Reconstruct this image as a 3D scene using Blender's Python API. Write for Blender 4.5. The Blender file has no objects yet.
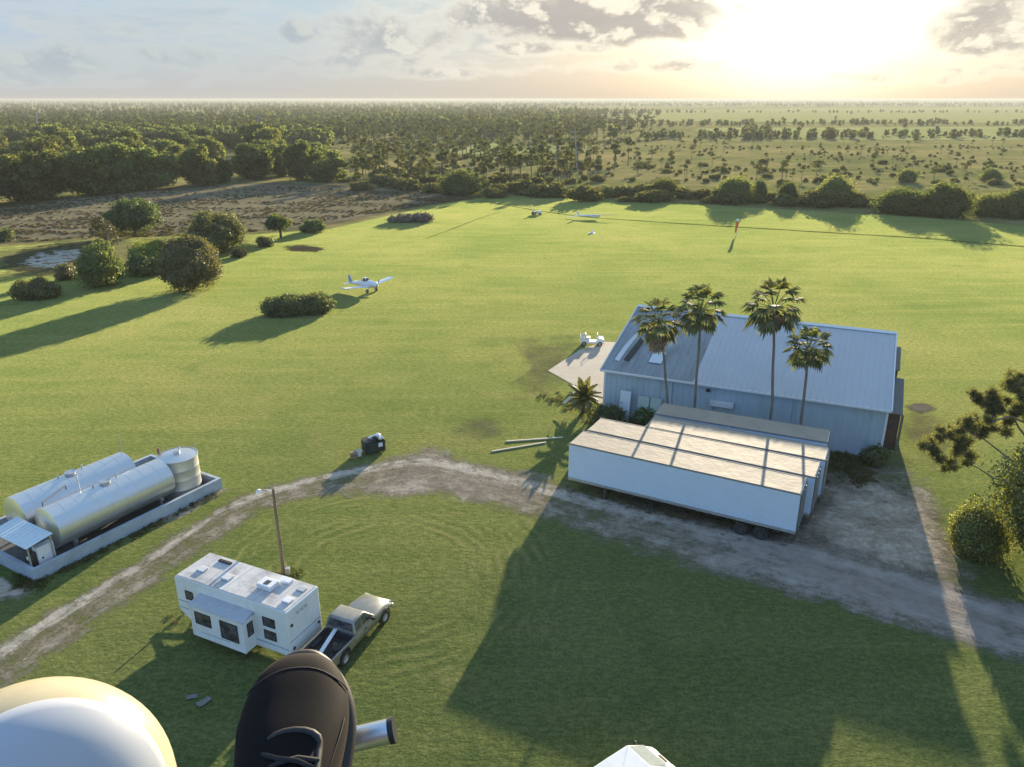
import bpy, bmesh, math, random
import numpy as np
from mathutils import Vector, Matrix, Euler

random.seed(7)
rng = np.random.default_rng(11)
R = math.radians
SC = bpy.context.scene
COL = SC.collection

# ------------------------------------------------------------------ camera
H = 27.5                      # eye height over the lawn, metres
FPX = 769.0                   # focal length in pixels of the 1024 px wide frame
PITCH = math.atan((383.5 - 99.0) / FPX)
CP, SP = math.cos(PITCH), math.sin(PITCH)
SUN_AZ, SUN_EL = R(19.0), R(10.0)

cam_d = bpy.data.cameras.new('camera')
cam = bpy.data.objects.new('camera', cam_d)
COL.objects.link(cam)
cam.location = (0, 0, H)
cam.rotation_euler = (math.pi / 2 - PITCH, 0, 0)
cam_d.sensor_fit = 'HORIZONTAL'
cam_d.sensor_width = 36.0
cam_d.lens = 36.0 * FPX / 1024.0
cam_d.clip_start = 0.05
cam_d.clip_end = 200000
SC.camera = cam


def ray(px, py):
    u = (px - 512) / FPX
    v = (383.5 - py) / FPX
    return (u, CP + v * SP, -SP + v * CP)


def P(px, py, z=0.0):
    """survey: the point at height z seen in this direction"""
    d = ray(px, py)
    t = (H - z) / -d[2]
    return Vector((d[0] * t, d[1] * t, z))


def PY(px, py, Y):
    """survey: the point at distance Y north of the eye seen in this direction"""
    d = ray(px, py)
    t = Y / d[1]
    return Vector((d[0] * t, Y, H + d[2] * t))


# ------------------------------------------------------------------ objects
def tag(o, label=None, cat=None, group=None, kind=None):
    if label:
        o['label'] = label
    if cat:
        o['category'] = cat
    if group:
        o['group'] = group
    if kind:
        o['kind'] = kind
    return o


def empty(name, loc=(0, 0, 0), rz=0.0, label=None, cat=None, group=None):
    o = bpy.data.objects.new(name, None)
    COL.objects.link(o)
    o.location = loc
    o.rotation_euler = (0, 0, rz)
    o.empty_display_size = 0.2
    return tag(o, label, cat, group)


def copy_tree(o, parent=None):
    c = o.copy()
    COL.objects.link(c)
    if parent is not None:
        c.parent = parent
    for ch in list(o.children):
        copy_tree(ch, c)
    return c


class MB:
    """collects shapes and links them as one mesh object"""

    def __init__(self):
        self.v, self.f, self.mi, self.cur = [], [], [], 0
        self.uv = None

    def add(self, vs, fs):
        n = len(self.v)
        self.v.extend([tuple(p) for p in vs])
        self.f.extend([tuple(i + n for i in f) for f in fs])
        self.mi.extend([self.cur] * len(fs))
        return self

    def box(self, x0, x1, y0, y1, z0, z1, M=None):
        vs = [Vector((x, y, z)) for z in (z0, z1) for y in (y0, y1) for x in (x0, x1)]
        if M is not None:
            vs = [M @ q for q in vs]
        self.add(vs, [(0, 2, 3, 1), (4, 5, 7, 6), (0, 1, 5, 4), (2, 6, 7, 3), (0, 4, 6, 2), (1, 3, 7, 5)])
        return self

    def bar(self, a, b, w, h=None):
        """a square bar from a to b"""
        a, b = Vector(a), Vector(b)
        h = h or w
        d = (b - a).normalized()
        s = d.cross(Vector((0, 0, 1)))
        if s.length < 1e-4:
            s = Vector((1, 0, 0))
        s.normalize()
        t = s.cross(d)
        vs = []
        for p in (a, b):
            for (i, j) in ((-1, -1), (1, -1), (1, 1), (-1, 1)):
                vs.append(p + s * (i * w / 2) + t * (j * h / 2))
        self.add(vs, [(0, 3, 2, 1), (4, 5, 6, 7), (0, 1, 5, 4), (1, 2, 6, 5), (2, 3, 7, 6), (3, 0, 4, 7)])
        return self

    def cyl(self, a, b, r0, r1=None, n=12, caps=True):
        return self.tube([a, b], [r0, r0 if r1 is None else r1], n, caps)

    def tube(self, pts, rs, n=8, caps=True):
        pts = [Vector(p) for p in pts]
        if not isinstance(rs, (list, tuple)):
            rs = [rs] * len(pts)
        base = len(self.v)
        vs = []
        up = None
        for i, p in enumerate(pts):
            d = (pts[min(i + 1, len(pts) - 1)] - pts[max(i - 1, 0)]).normalized()
            if up is None:
                up = Vector((0, 0, 1)) if abs(d.z) < .9 else Vector((1, 0, 0))
            s = d.cross(up).normalized()
            t = s.cross(d).normalized()
            up = t
            for k in range(n):
                a = 2 * math.pi * k / n
                vs.append(p + (s * math.cos(a) + t * math.sin(a)) * rs[i])
        fs = []
        for i in range(len(pts) - 1):
            for k in range(n):
                a, b = i * n + k, i * n + (k + 1) % n
                fs.append((a, b, b + n, a + n))
        if caps:
            fs.append(tuple(range(n - 1, -1, -1)))
            m = (len(pts) - 1) * n
            fs.append(tuple(range(m, m + n)))
        self.add(vs, fs)
        return self

    def prism(self, poly, y0, y1, axis='y'):
        """profile polygon (a, z) pushed through from y0 to y1"""
        n = len(poly)
        if axis == 'y':
            vs = [(a, y0, z) for a, z in poly] + [(a, y1, z) for a, z in poly]
        elif axis == 'x':
            vs = [(y0, a, z) for a, z in poly] + [(y1, a, z) for a, z in poly]
        else:
            vs = [(a, z, y0) for a, z in poly] + [(a, z, y1) for a, z in poly]
        fs = [tuple(range(n)), tuple(range(2 * n - 1, n - 1, -1))]
        for i in range(n):
            j = (i + 1) % n
            fs.append((j, i, i + n, j + n))
        self.add(vs, fs)
        return self

    def lathe(self, prof, n=24, M=None):
        """profile (r, z) turned about z"""
        vs = []
        for r, z in prof:
            for k in range(n):
                a = 2 * math.pi * k / n
                q = Vector((r * math.cos(a), r * math.sin(a), z))
                vs.append(M @ q if M is not None else q)
        fs = []
        for i in range(len(prof) - 1):
            for k in range(n):
                a, b = i * n + k, i * n + (k + 1) % n
                fs.append((a, b, b + n, a + n))
        self.add(vs, fs)
        return self

    def loft(self, secs, closed=True, caps=True):
        """rings of equal length joined in turn"""
        n = len(secs[0])
        vs = [q for s in secs for q in s]
        fs = []
        for i in range(len(secs) - 1):
            for k in range(n if closed else n - 1):
                a, b = i * n + k, i * n + (k + 1) % n
                fs.append((a, b, b + n, a + n))
        if caps:
            fs.append(tuple(range(n - 1, -1, -1)))
            m = (len(secs) - 1) * n
            fs.append(tuple(range(m, m + n)))
        self.add(vs, fs)
        return self

    def build(self, name, mat, parent=None, smooth=0, bevel=0, recalc=True):
        me = bpy.data.meshes.new(name)
        me.from_pydata(self.v, [], self.f)
        mats = mat if isinstance(mat, (list, tuple)) else [mat]
        for m in mats:
            me.materials.append(m)
        me.polygons.foreach_set('material_index', self.mi)
        if recalc:
            bm = bmesh.new()
            bm.from_mesh(me)
            bmesh.ops.recalc_face_normals(bm, faces=bm.faces)
            bm.to_mesh(me)
            bm.free()
        if smooth:
            me.polygons.foreach_set('use_smooth', [True] * len(me.polygons))
            me.set_sharp_from_angle(angle=R(smooth))
        me.update()
        o = bpy.data.objects.new(name, me)
        COL.objects.link(o)
        if parent is not None:
            o.parent = parent
        if bevel:
            b = o.modifiers.new('bevel', 'BEVEL')
            b.width = bevel
            b.segments = 2
            b.limit_method = 'ANGLE'
            b.angle_limit = R(40)
        return o


def np_obj(name, V, F, mat, parent=None, midx=None, link=True):
    """a mesh object from numpy arrays (quads)"""
    me = bpy.data.meshes.new(name)
    nV, nF = len(V), len(F)
    k = F.shape[1]
    me.vertices.add(nV)
    me.vertices.foreach_set('co', np.asarray(V, np.float32).ravel())
    me.loops.add(nF * k)
    me.loops.foreach_set('vertex_index', np.asarray(F, np.int32).ravel())
    me.polygons.add(nF)
    me.polygons.foreach_set('loop_start', np.arange(0, nF * k, k, dtype=np.int32))
    me.polygons.foreach_set('loop_total', np.full(nF, k, np.int32))
    for m in (mat if isinstance(mat, (list, tuple)) else [mat]):
        me.materials.append(m)
    if midx is not None:
        me.polygons.foreach_set('material_index', np.asarray(midx, np.int32))
    me.update(calc_edges=True)
    o = bpy.data.objects.new(name, me)
    if link:
        COL.objects.link(o)
    if parent is not None:
        o.parent = parent
    return o


# ------------------------------------------------------------------ materials
class NT:
    def __init__(self, tree):
        self.t = tree
        self.n = tree.nodes
        self.l = tree.links

    def new(self, typ, **kw):
        nd = self.n.new(typ)
        for k, v in kw.items():
            setattr(nd, k, v)
        return nd

    def put(self, sock, val):
        if val is None:
            return
        if hasattr(val, 'is_output'):
            self.l.new(val, sock)
        else:
            if isinstance(val, (tuple, list)) and len(val) == 3 and sock.type == 'RGBA':
                val = (*val, 1)
            sock.default_value = val

    def math(self, op, a, b=None, c=None, clamp=False):
        nd = self.new('ShaderNodeMath', operation=op, use_clamp=clamp)
        self.put(nd.inputs[0], a)
        self.put(nd.inputs[1], b)
        self.put(nd.inputs[2], c)
        return nd.outputs[0]

    def vmath(self, op, a, b=None):
        nd = self.new('ShaderNodeVectorMath', operation=op)
        self.put(nd.inputs[0], a)
        self.put(nd.inputs[1], b)
        return nd.outputs['Value'] if op in ('DOT_PRODUCT', 'LENGTH', 'DISTANCE') else nd.outputs[0]

    def noise(self, vec, scale, detail=4, rough=.55, dist=0, out='Fac'):
        nd = self.new('ShaderNodeTexNoise')
        self.put(nd.inputs['Vector'], vec)
        nd.inputs['Scale'].default_value = scale
        nd.inputs['Detail'].default_value = detail
        nd.inputs['Roughness'].default_value = rough
        nd.inputs['Distortion'].default_value = dist
        return nd.outputs[out]

    def ramp(self, fac, stops, interp='LINEAR'):
        nd = self.new('ShaderNodeValToRGB')
        nd.color_ramp.interpolation = interp
        e = nd.color_ramp.elements
        while len(e) < len(stops):
            e.new(0.5)
        for i, (p, c) in enumerate(stops):
            e[i].position = p
            e[i].color = (*c, 1) if isinstance(c, (tuple, list)) else (c, c, c, 1)
        self.put(nd.inputs[0], fac)
        return nd.outputs[0]

    def mix(self, fac, a, b, mode='MIX'):
        nd = self.new('ShaderNodeMix', data_type='RGBA', blend_type=mode)
        self.put(nd.inputs[0], fac)
        self.put(nd.inputs[6], a)
        self.put(nd.inputs[7], b)
        return nd.outputs[2]

    def step(self, x, lo, hi):
        nd = self.new('ShaderNodeMapRange', interpolation_type='SMOOTHSTEP')
        self.put(nd.inputs[0], x)
        self.put(nd.inputs[1], lo)
        self.put(nd.inputs[2], hi)
        return nd.outputs[0]

    def mapping(self, vec, scale=(1, 1, 1), rot=(0, 0, 0), loc=(0, 0, 0)):
        nd = self.new('ShaderNodeMapping')
        self.put(nd.inputs[0], vec)
        nd.inputs['Location'].default_value = loc
        nd.inputs['Rotation'].default_value = rot
        nd.inputs['Scale'].default_value = scale
        return nd.outputs[0]

    def bump(self, h, strength, dist=1.0):
        nd = self.new('ShaderNodeBump')
        nd.inputs['Strength'].default_value = strength
        nd.inputs['Distance'].default_value = dist
        self.put(nd.inputs['Height'], h)
        return nd.outputs[0]


def new_mat(name):
    m = bpy.data.materials.new(name)
    m.use_nodes = True
    t = NT(m.node_tree)
    t.n.clear()
    out = t.new('ShaderNodeOutputMaterial')
    return m, t, out


def paint(name, col, rough=.5, metal=0.0, vary=.12, scale=3.0, dirt=None, dirt_amt=.5, dirt_scale=1.2,
          bump=0.0, bump_scale=40, stretch=(1, 1, 1), coat=0.0, spec=.5, rvary=.15):
    m, t, out = new_mat(name)
    tc = t.new('ShaderNodeTexCoord').outputs['Object']
    vec = t.mapping(tc, stretch)
    n1 = t.noise(vec, scale, 5, .6)
    lo = tuple(c * (1 - vary) for c in col)
    hi = tuple(min(1, c * (1 + vary)) for c in col)
    c = t.ramp(n1, [(.3, lo), (.7, hi)])
    if dirt:
        n2 = t.noise(vec, dirt_scale, 7, .68)
        f = t.math('MULTIPLY', t.step(n2, .45, .68), dirt_amt)
        c = t.mix(f, c, dirt)
    b = t.new('ShaderNodeBsdfPrincipled')
    t.put(b.inputs['Base Color'], c)
    t.put(b.inputs['Roughness'], t.math('ADD', rough - rvary / 2, t.math('MULTIPLY', n1, rvary), clamp=True))
    b.inputs['Metallic'].default_value = metal
    b.inputs['Specular IOR Level'].default_value = spec
    b.inputs['Coat Weight'].default_value = coat
    if bump:
        t.put(b.inputs['Normal'], t.bump(t.noise(vec, bump_scale, 4, .6), bump, .05))
    t.l.new(b.outputs[0], out.inputs[0])
    return m


def glass(name, col=(.035, .036, .04)):
    m, t, out = new_mat(name)
    tc = t.new('ShaderNodeTexCoord').outputs['Object']
    n = t.noise(tc, 3.1, 3)
    b = t.new('ShaderNodeBsdfPrincipled')
    t.put(b.inputs['Base Color'], t.ramp(n, [(.35, tuple(c * .7 for c in col)), (.7, tuple(c * 3.2 for c in col))]))  # paler patches painted in for reflections and curtains
    b.inputs['Roughness'].default_value = .08
    b.inputs['Specular IOR Level'].default_value = .6
    t.l.new(b.outputs[0], out.inputs[0])
    return m


def leafy(name, dark, light, trans=.35, scale=.35, tcol=None, hue=.06, vvar=.35, rough=.6, dead=None, dead_amt=0.0, gloss=.04):
    """leaf faces: reflect on one side, let the low sun through"""
    m, t, out = new_mat(name)
    tc = t.new('ShaderNodeTexCoord').outputs['Object']
    info = t.new('ShaderNodeObjectInfo')
    geo = t.new('ShaderNodeNewGeometry')
    off = t.math('MULTIPLY', info.outputs['Random'], 40.0)
    vec = t.vmath('ADD', tc, None)
    t.put(vec.node.inputs[1], off)
    n1 = t.noise(vec, scale, 3, .6)
    isl = geo.outputs['Random Per Island']
    f = t.math('ADD', t.math('MULTIPLY', n1, .75), t.math('MULTIPLY', isl, .5))
    c = t.ramp(f, [(.35, dark), (.85, light)])
    if dead:
        c = t.mix(t.math('MULTIPLY', t.step(t.noise(vec, scale * 2.3, 3), .55, .66), dead_amt), c, dead)
    hsv = t.new('ShaderNodeHueSaturation')
    t.put(hsv.inputs['Hue'], t.math('ADD', .5 - hue / 2, t.math('MULTIPLY', info.outputs['Random'], hue)))
    r2 = t.math('FRACT', t.math('MULTIPLY', info.outputs['Random'], 17.31))
    t.put(hsv.inputs['Value'], t.math('ADD', 1 - vvar / 2, t.math('MULTIPLY', r2, vvar)))
    t.put(hsv.inputs['Color'], c)
    c = hsv.outputs[0]
    d = t.new('ShaderNodeBsdfDiffuse')
    t.put(d.inputs[0], c)
    tr = t.new('ShaderNodeBsdfTranslucent')
    t.put(tr.inputs[0], t.mix(1.0, c, tcol or (1.6, 1.5, .7), 'MULTIPLY'))
    mx = t.new('ShaderNodeMixShader')
    mx.inputs[0].default_value = trans
    t.l.new(d.outputs[0], mx.inputs[1])
    t.l.new(tr.outputs[0], mx.inputs[2])
    gl = t.new('ShaderNodeBsdfGlossy')
    gl.inputs['Roughness'].default_value = .45
    mx2 = t.new('ShaderNodeMixShader')
    mx2.inputs[0].default_value = gloss
    t.l.new(mx.outputs[0], mx2.inputs[1])
    t.l.new(gl.outputs[0], mx2.inputs[2])
    t.l.new(mx2.outputs[0], out.inputs[0])
    return m


M = {}
M['white'] = paint('white_paint', (.74, .75, .76), .42, vary=.04, dirt=(.42, .4, .36), dirt_amt=.25)
M['white_clean'] = paint('white_gelcoat', (.78, .77, .74), .25, vary=.03)
M['trailer_side'] = paint('trailer_side', (.56, .67, .77), .38, vary=.04, dirt=(.5, .5, .48), dirt_amt=.22, stretch=(.5, .5, 2))  # white paint tinted blue for the skylit shade on the sides
M['rail'] = paint('aluminium_rail', (.5, .51, .52), .4, .7, vary=.15)
M['dark_steel'] = paint('dark_steel', (.035, .033, .032), .6, vary=.3)
M['chassis'] = paint('chassis_steel', (.06, .055, .05), .65, vary=.3)
M['rubber'] = paint('tyre_rubber', (.022, .022, .024), .8, vary=.25)
M['rim'] = paint('steel_rim', (.45, .45, .44), .4, .6, vary=.15)
M['black'] = paint('black_plastic', (.02, .02, .022), .5, vary=.3)
M['red_lens'] = paint('red_lens', (.35, .02, .02), .25)
M['amber'] = paint('amber_lens', (.55, .25, .05), .25)
M['lamp_lens'] = paint('clear_lens', (.7, .7, .68), .15)
M['glass'] = glass('window_glass')
M['wood'] = paint('weathered_wood', (.3, .25, .19), .8, vary=.25, stretch=(1, 1, .2), scale=9)
M['dark_wood'] = paint('dark_pole_wood', (.12, .095, .07), .85, vary=.3, stretch=(1, 1, .2), scale=9)
M['pale_wood'] = paint('pale_plank', (.62, .55, .4), .75, vary=.15, scale=6)
M['concrete'] = paint('concrete', (.42, .42, .41), .85, vary=.15, dirt=(.24, .23, .21), dirt_amt=.6, bump=.15)
M['galv'] = paint('galvanised', (.52, .54, .56), .38, .85, vary=.14, dirt=(.4, .37, .33), dirt_amt=.25)
M['tan_metal'] = paint('silver_tan_paint', (.27, .268, .25), .34, .6, vary=.05, coat=.4)
M['bed_liner'] = paint('bed_liner', (.03, .03, .036), .75, vary=.3)
M['green_bin'] = paint('green_bin_steel', (.012, .035, .028), .55, vary=.3, dirt=(.05, .04, .03))
M['bag_white'] = paint('white_plastic_bag', (.72, .72, .72), .35, vary=.08)
M['bag_black'] = paint('black_plastic_bag', (.02, .02, .022), .3, vary=.2)
M['cardboard'] = paint('brown_card', (.28, .19, .11), .85, vary=.2)
M['orange'] = paint('orange_cloth', (.62, .16, .04), .8, vary=.1)
M['grey_heap'] = paint('brush_heap', (.16, .14, .115), .95, vary=.5, scale=3, bump=.8, bump_scale=6)
# ------------------------------------------------------------------ world
def make_world():
    w = bpy.data.worlds.new('World')
    SC.world = w
    w.use_nodes = True
    t = NT(w.node_tree)
    t.n.clear()
    out = t.new('ShaderNodeOutputWorld')
    bg = t.new('ShaderNodeBackground')
    bg.inputs['Strength'].default_value = WORLD_STR
    sky = t.new('ShaderNodeTexSky', sky_type='NISHITA')
    sky.sun_disc = False
    sky.sun_elevation = SUN_EL
    sky.sun_rotation = SUN_AZ
    sky.altitude = 0
    sky.air_density = 1.0
    sky.dust_density = 1.6
    sky.ozone_density = 1.0
    d = t.vmath('NORMALIZE', t.new('ShaderNodeTexCoord').outputs['Generated'])
    sep = t.new('ShaderNodeSeparateXYZ')
    t.l.new(d, sep.inputs[0])
    z = sep.outputs[2]
    S = (math.sin(SUN_AZ) * math.cos(SUN_EL), math.cos(SUN_AZ) * math.cos(SUN_EL), math.sin(SUN_EL))
    cs = t.math('MAXIMUM', t.vmath('DOT_PRODUCT', d, S), 0.0)
    g_wide = t.math('POWER', cs, 16.0)
    g_mid = t.math('POWER', cs, 130.0)
    g_core = t.math('POWER', cs, 520.0)
    # thin high air: the blue of the sky, washed out by evening moisture
    away = t.math('POWER', t.math('MAXIMUM', t.math('MULTIPLY_ADD', t.vmath('DOT_PRODUCT', d, S), -.5, .5), 0.0), .7)
    base = t.mix(.93, sky.outputs[0], t.mix(away, SKY_WASH, SKY_BACK))
    low = t.math('POWER', t.math('SUBTRACT', 1.0, t.math('ABSOLUTE', z)), 14.0)
    up = t.step(z, .14, .7)
    base = t.mix(1.0, base, t.mix(up, (1, 1, 1), (ZEN, ZEN, ZEN)), 'MULTIPLY')
    behind = t.step(t.vmath('DOT_PRODUCT', d, S), .55, -.3)
    base = t.mix(t.math('MULTIPLY', low, .8), base, t.mix(g_wide, t.mix(behind, SKY_LOW_L, SKY_LOW_B), SKY_LOW_R))
    # broken evening cloud, on a layer seen in perspective
    zz = t.math('ADD', t.math('MAXIMUM', z, 0.0), .045)
    cx = t.math('DIVIDE', sep.outputs[0], zz)
    cy = t.math('DIVIDE', sep.outputs[1], zz)
    comb = t.new('ShaderNodeCombineXYZ')
    t.put(comb.inputs[0], t.math('MULTIPLY', cx, .8))
    t.put(comb.inputs[1], t.math('MULTIPLY', cy, .55))
    cv = t.vmath('ADD', comb.outputs[0], (CLOUD_OFF[0], CLOUD_OFF[1], 0))
    n1 = t.noise(cv, .5, 9, .6, .5)
    n2 = t.noise(cv, 1.9, 9, .62, .6)
    dens = t.math('ADD', t.math('MULTIPLY', n1, .68), t.math('MULTIPLY', n2, .32))
    mask = t.step(dens, CLOUD_LO, CLOUD_HI)
    thick = t.step(dens, CLOUD_LO + .03, CLOUD_HI + .09)
    edge = t.math('MULTIPLY', mask, t.math('SUBTRACT', 1.0, thick))
    body = t.mix(g_wide, CL_BODY_L, CL_BODY_R)
    rim = t.mix(g_wide, CL_RIM_L, CL_RIM_R)
    ccol = t.mix(thick, rim, body)
    fade = t.step(z, .012, .085)
    # light round the veiled sun, partly screened by the cloud
    c = t.mix(1.0, base, t.mix(1.0, (GW, GW * .93, GW * .74), g_wide, 'MULTIPLY'), 'ADD')
    c = t.mix(1.0, c, t.mix(1.0, (GM, GM * .94, GM * .8), g_mid, 'MULTIPLY'), 'ADD')
    c = t.mix(t.math('MULTIPLY', t.math('MULTIPLY', mask, fade), .45), c, ccol)
    # heaped clouds standing at their own bearings, gilt on the side of the sun
    az = t.math('ARCTAN2', sep.outputs[0], sep.outputs[1])
    el = t.math('ARCSINE', z)
    cb = t.new('ShaderNodeCombineXYZ')
    t.put(cb.inputs[0], az)
    t.put(cb.inputs[1], t.math('MULTIPLY', el, 1.7))
    pf = t.noise(cb.outputs[0], 17.0, 10, .6, .25)
    pf2 = t.noise(t.vmath('ADD', cb.outputs[0], (.012, .022, 0)), 17.0, 10, .6, .25)
    best = None
    for (px, py, w, h, k) in HEAPS:
        r = Vector(ray(px, py)).normalized()
        a0, e0 = math.atan2(r.x, r.y), math.asin(r.z)
        u = t.math('POWER', t.math('ABSOLUTE', t.math('DIVIDE', t.math('SUBTRACT', az, a0), w / FPX)), 2.0)
        v = t.math('POWER', t.math('ABSOLUTE', t.math('DIVIDE', t.math('SUBTRACT', el, e0), h / FPX)), 2.0)
        q = t.math('MULTIPLY', t.math('MAXIMUM', t.math('SUBTRACT', 1.0, t.math('ADD', u, v)), -1.0), k)
        best = q if best is None else t.math('MAXIMUM', best, q)
    hd = t.math('ADD', best, t.math('MULTIPLY', t.math('SUBTRACT', pf, .5), 2.7))
    hd2 = t.math('ADD', best, t.math('MULTIPLY', t.math('SUBTRACT', pf2, .5), 3.4))
    hm = t.step(hd, -.05, .8)
    lit = t.math('MULTIPLY', t.step(t.math('SUBTRACT', hd, hd2), -.02, .4), 1.0)
    edge2 = t.step(hd, 1.0, .15)
    lit = t.math('MAXIMUM', t.math('MULTIPLY', lit, .55), t.math('MULTIPLY', edge2, .75))
    near_sun = t.step(cs, .80, .985)
    hb = t.mix(near_sun, CL_BODY_L, CL_BODY_R)
    hl = t.mix(near_sun, CL_RIM_L, CL_RIM_R)
    c = t.mix(t.math('MULTIPLY', hm, .86), c, t.mix(lit, hb, hl))
    c = t.mix(1.0, c, t.mix(1.0, (GC, GC * .95, GC * .8), g_core, 'MULTIPLY'), 'ADD')
    t.l.new(c, bg.inputs[0])
    t.l.new(bg.outputs[0], out.inputs[0])


HEAPS = [(605, 18, 150, 27, 1.5), (500, 14, 60, 22, 1), (545, 48, 70, 9, .9), (375, 34, 95, 30, .75), (296, 32, 24, 13, 1), (55, 62, 75, 20, .8), (985, 22, 55, 32, .9), (340, 62, 150, 9, .6), (240, 66, 40, 14, .5),
         (650, 66, 120, 8, .6), (1010, 70, 60, 8, .6), (130, 30, 120, 8, .35), (180, 58, 90, 12, .6), (420, 72, 120, 7, .6), (60, 82, 120, 6, .5), (440, 40, 40, 20, .7), (900, 78, 90, 6, .4)]
WORLD_STR = .10
SKY_WASH = (1.65, 2.2, 2.35)
SKY_BACK = (.66, 2.0, 4.8)
SKY_LOW_L = (2.4, 2.15, 1.8)
SKY_LOW_R = (2.9, 2.2, 1.4)
CL_BODY_L = (1.75, 2.0, 2.15)
CL_BODY_R = (1.9, 1.76, 1.6)
CL_RIM_L = (2.7, 2.75, 2.55)
CL_RIM_R = (5.6, 5.1, 4.0)
GW, GM, GC = .1, 7.5, 14.0
ZEN = 1.0
SKY_LOW_B = (.6, 1.4, 2.9)
CLOUD_LO, CLOUD_HI = .43, .53
CLOUD_OFF = (3.1, 1.7)
make_world()

sun_d = bpy.data.lights.new('sun', 'SUN')
sun_d.energy = 5.0
sun_d.angle = R(.55)
sun_d.color = (1.0, .84, .6)
sun = bpy.data.objects.new('sun', sun_d)
COL.objects.link(sun)
sdir = Vector((math.sin(SUN_AZ) * math.cos(SUN_EL), math.cos(SUN_AZ) * math.cos(SUN_EL), math.sin(SUN_EL)))
sun.rotation_euler = sdir.to_track_quat('Z', 'Y').to_euler()
sun.location = (60, 60, 60)

SC.view_settings.view_transform = 'Standard'
SC.view_settings.look = 'None'
SC.view_settings.exposure = 1.42
SC.view_settings.gamma = 1.0
SC.render.engine = 'CYCLES'
SC.cycles.use_denoising = True
SC.cycles.max_bounces = 6
SC.cycles.diffuse_bounces = 3
SC.cycles.glossy_bounces = 3
SC.cycles.transmission_bounces = 4
SC.cycles.transparent_max_bounces = 8
SC.cycles.volume_bounces = 0
SC.cycles.caustics_reflective = False
SC.cycles.caustics_refractive = False
SC.cycles.sample_clamp_indirect = 6.0


# ------------------------------------------------------------------ ground sheets
def lawn_mat():
    m, t, out = new_mat('mown_grass')
    pos = t.new('ShaderNodeNewGeometry').outputs['Position']
    big = t.noise(pos, .035, 5, .6, .4)
    mid = t.noise(pos, .22, 5, .62)
    st = t.noise(t.mapping(pos, (.05, .42, 1), (0, 0, R(-8))), 1.0, 4, .6, .3)
    fine = t.noise(t.mapping(pos, (1.2, 2.4, 1)), 1.6, 5, .72)
    grain = t.noise(pos, 7.0, 3, .7)
    c = t.ramp(big, [(.3, (.066, .086, .034)), (.5, (.086, .100, .042)), (.7, (.112, .114, .054))])
    c = t.mix(t.math('MULTIPLY', t.step(st, .42, .7), .5), c, (.125, .126, .058))
    c = t.mix(t.math('MULTIPLY', t.step(mid, .55, .75), .35), c, (.14, .124, .07))
    c = t.mix(t.math('MULTIPLY', t.step(mid, .48, .3), .4), c, (.05, .074, .029))
    c = t.mix(t.step(fine, .38, .66), t.mix(1.0, c, (.74, .78, .75), 'MULTIPLY'), t.mix(1.0, c, (1.17, 1.15, 1.1), 'MULTIPLY'))
    c = t.mix(t.step(grain, .3, .7), t.mix(1.0, c, (.72, .75, .7), 'MULTIPLY'), t.mix(1.0, c, (1.2, 1.18, 1.1), 'MULTIPLY'))
    # old wheel rings left by turning machines
    ring_h = None
    for (px, py, r0, r1, sp) in RINGS:
        q = P(px, py)
        vec = t.vmath('SUBTRACT', pos, (q.x, q.y, 0))
        rr = t.vmath('LENGTH', vec)
        rr2 = t.math('ADD', rr, t.math('MULTIPLY', t.noise(pos, .5, 3), 1.1))
        wv = t.math('SINE', t.math('MULTIPLY', rr2, 2 * math.pi / sp))
        mk = t.math('MULTIPLY', t.step(rr, r0, r0 + 1.5), t.step(rr, r1, r1 - 2.5))
        mk = t.math('MULTIPLY', mk, t.step(t.noise(pos, .3, 2), .4, .6))
        h = t.math('MULTIPLY', t.math('MULTIPLY', wv, mk), 1.0)
        ring_h = h if ring_h is None else t.math('ADD', ring_h, h)
    c = t.mix(t.math('MULTIPLY', t.step(ring_h, .3, .95), .32), c, (.16, .145, .07))
    c = t.mix(t.math('MULTIPLY', t.step(ring_h, -.3, -.95), .35), c, (.04, .06, .022))
    c = t.mix(1.0, c, (1.05, 1.12, 1.03), 'MULTIPLY')
    hgt = t.math('ADD', t.math('MULTIPLY', fine, .16), t.math('MULTIPLY', grain, .05))
    hgt = t.math('ADD', hgt, t.math('MULTIPLY', ring_h, .025))
    hgt = t.math('ADD', hgt, t.math('MULTIPLY', mid, .3))
    nrm = t.bump(hgt, .8, 1.0)
    d = t.new('ShaderNodeBsdfDiffuse')
    t.put(d.inputs[0], c)
    t.put(d.inputs['Normal'], nrm)
    sh = t.new('ShaderNodeBsdfSheen')
    t.put(sh.inputs['Color'], t.mix(1.0, c, (2.7, 2.5, 1.95), 'MULTIPLY'))
    sh.inputs['Roughness'].default_value = .45
    ad = t.new('ShaderNodeAddShader')
    t.l.new(d.outputs[0], ad.inputs[0])
    t.l.new(sh.outputs[0], ad.inputs[1])
    t.l.new(ad.outputs[0], out.inputs[0])
    return m


RINGS = [(384, 572, 4.0, 12.5, .85)]


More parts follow.
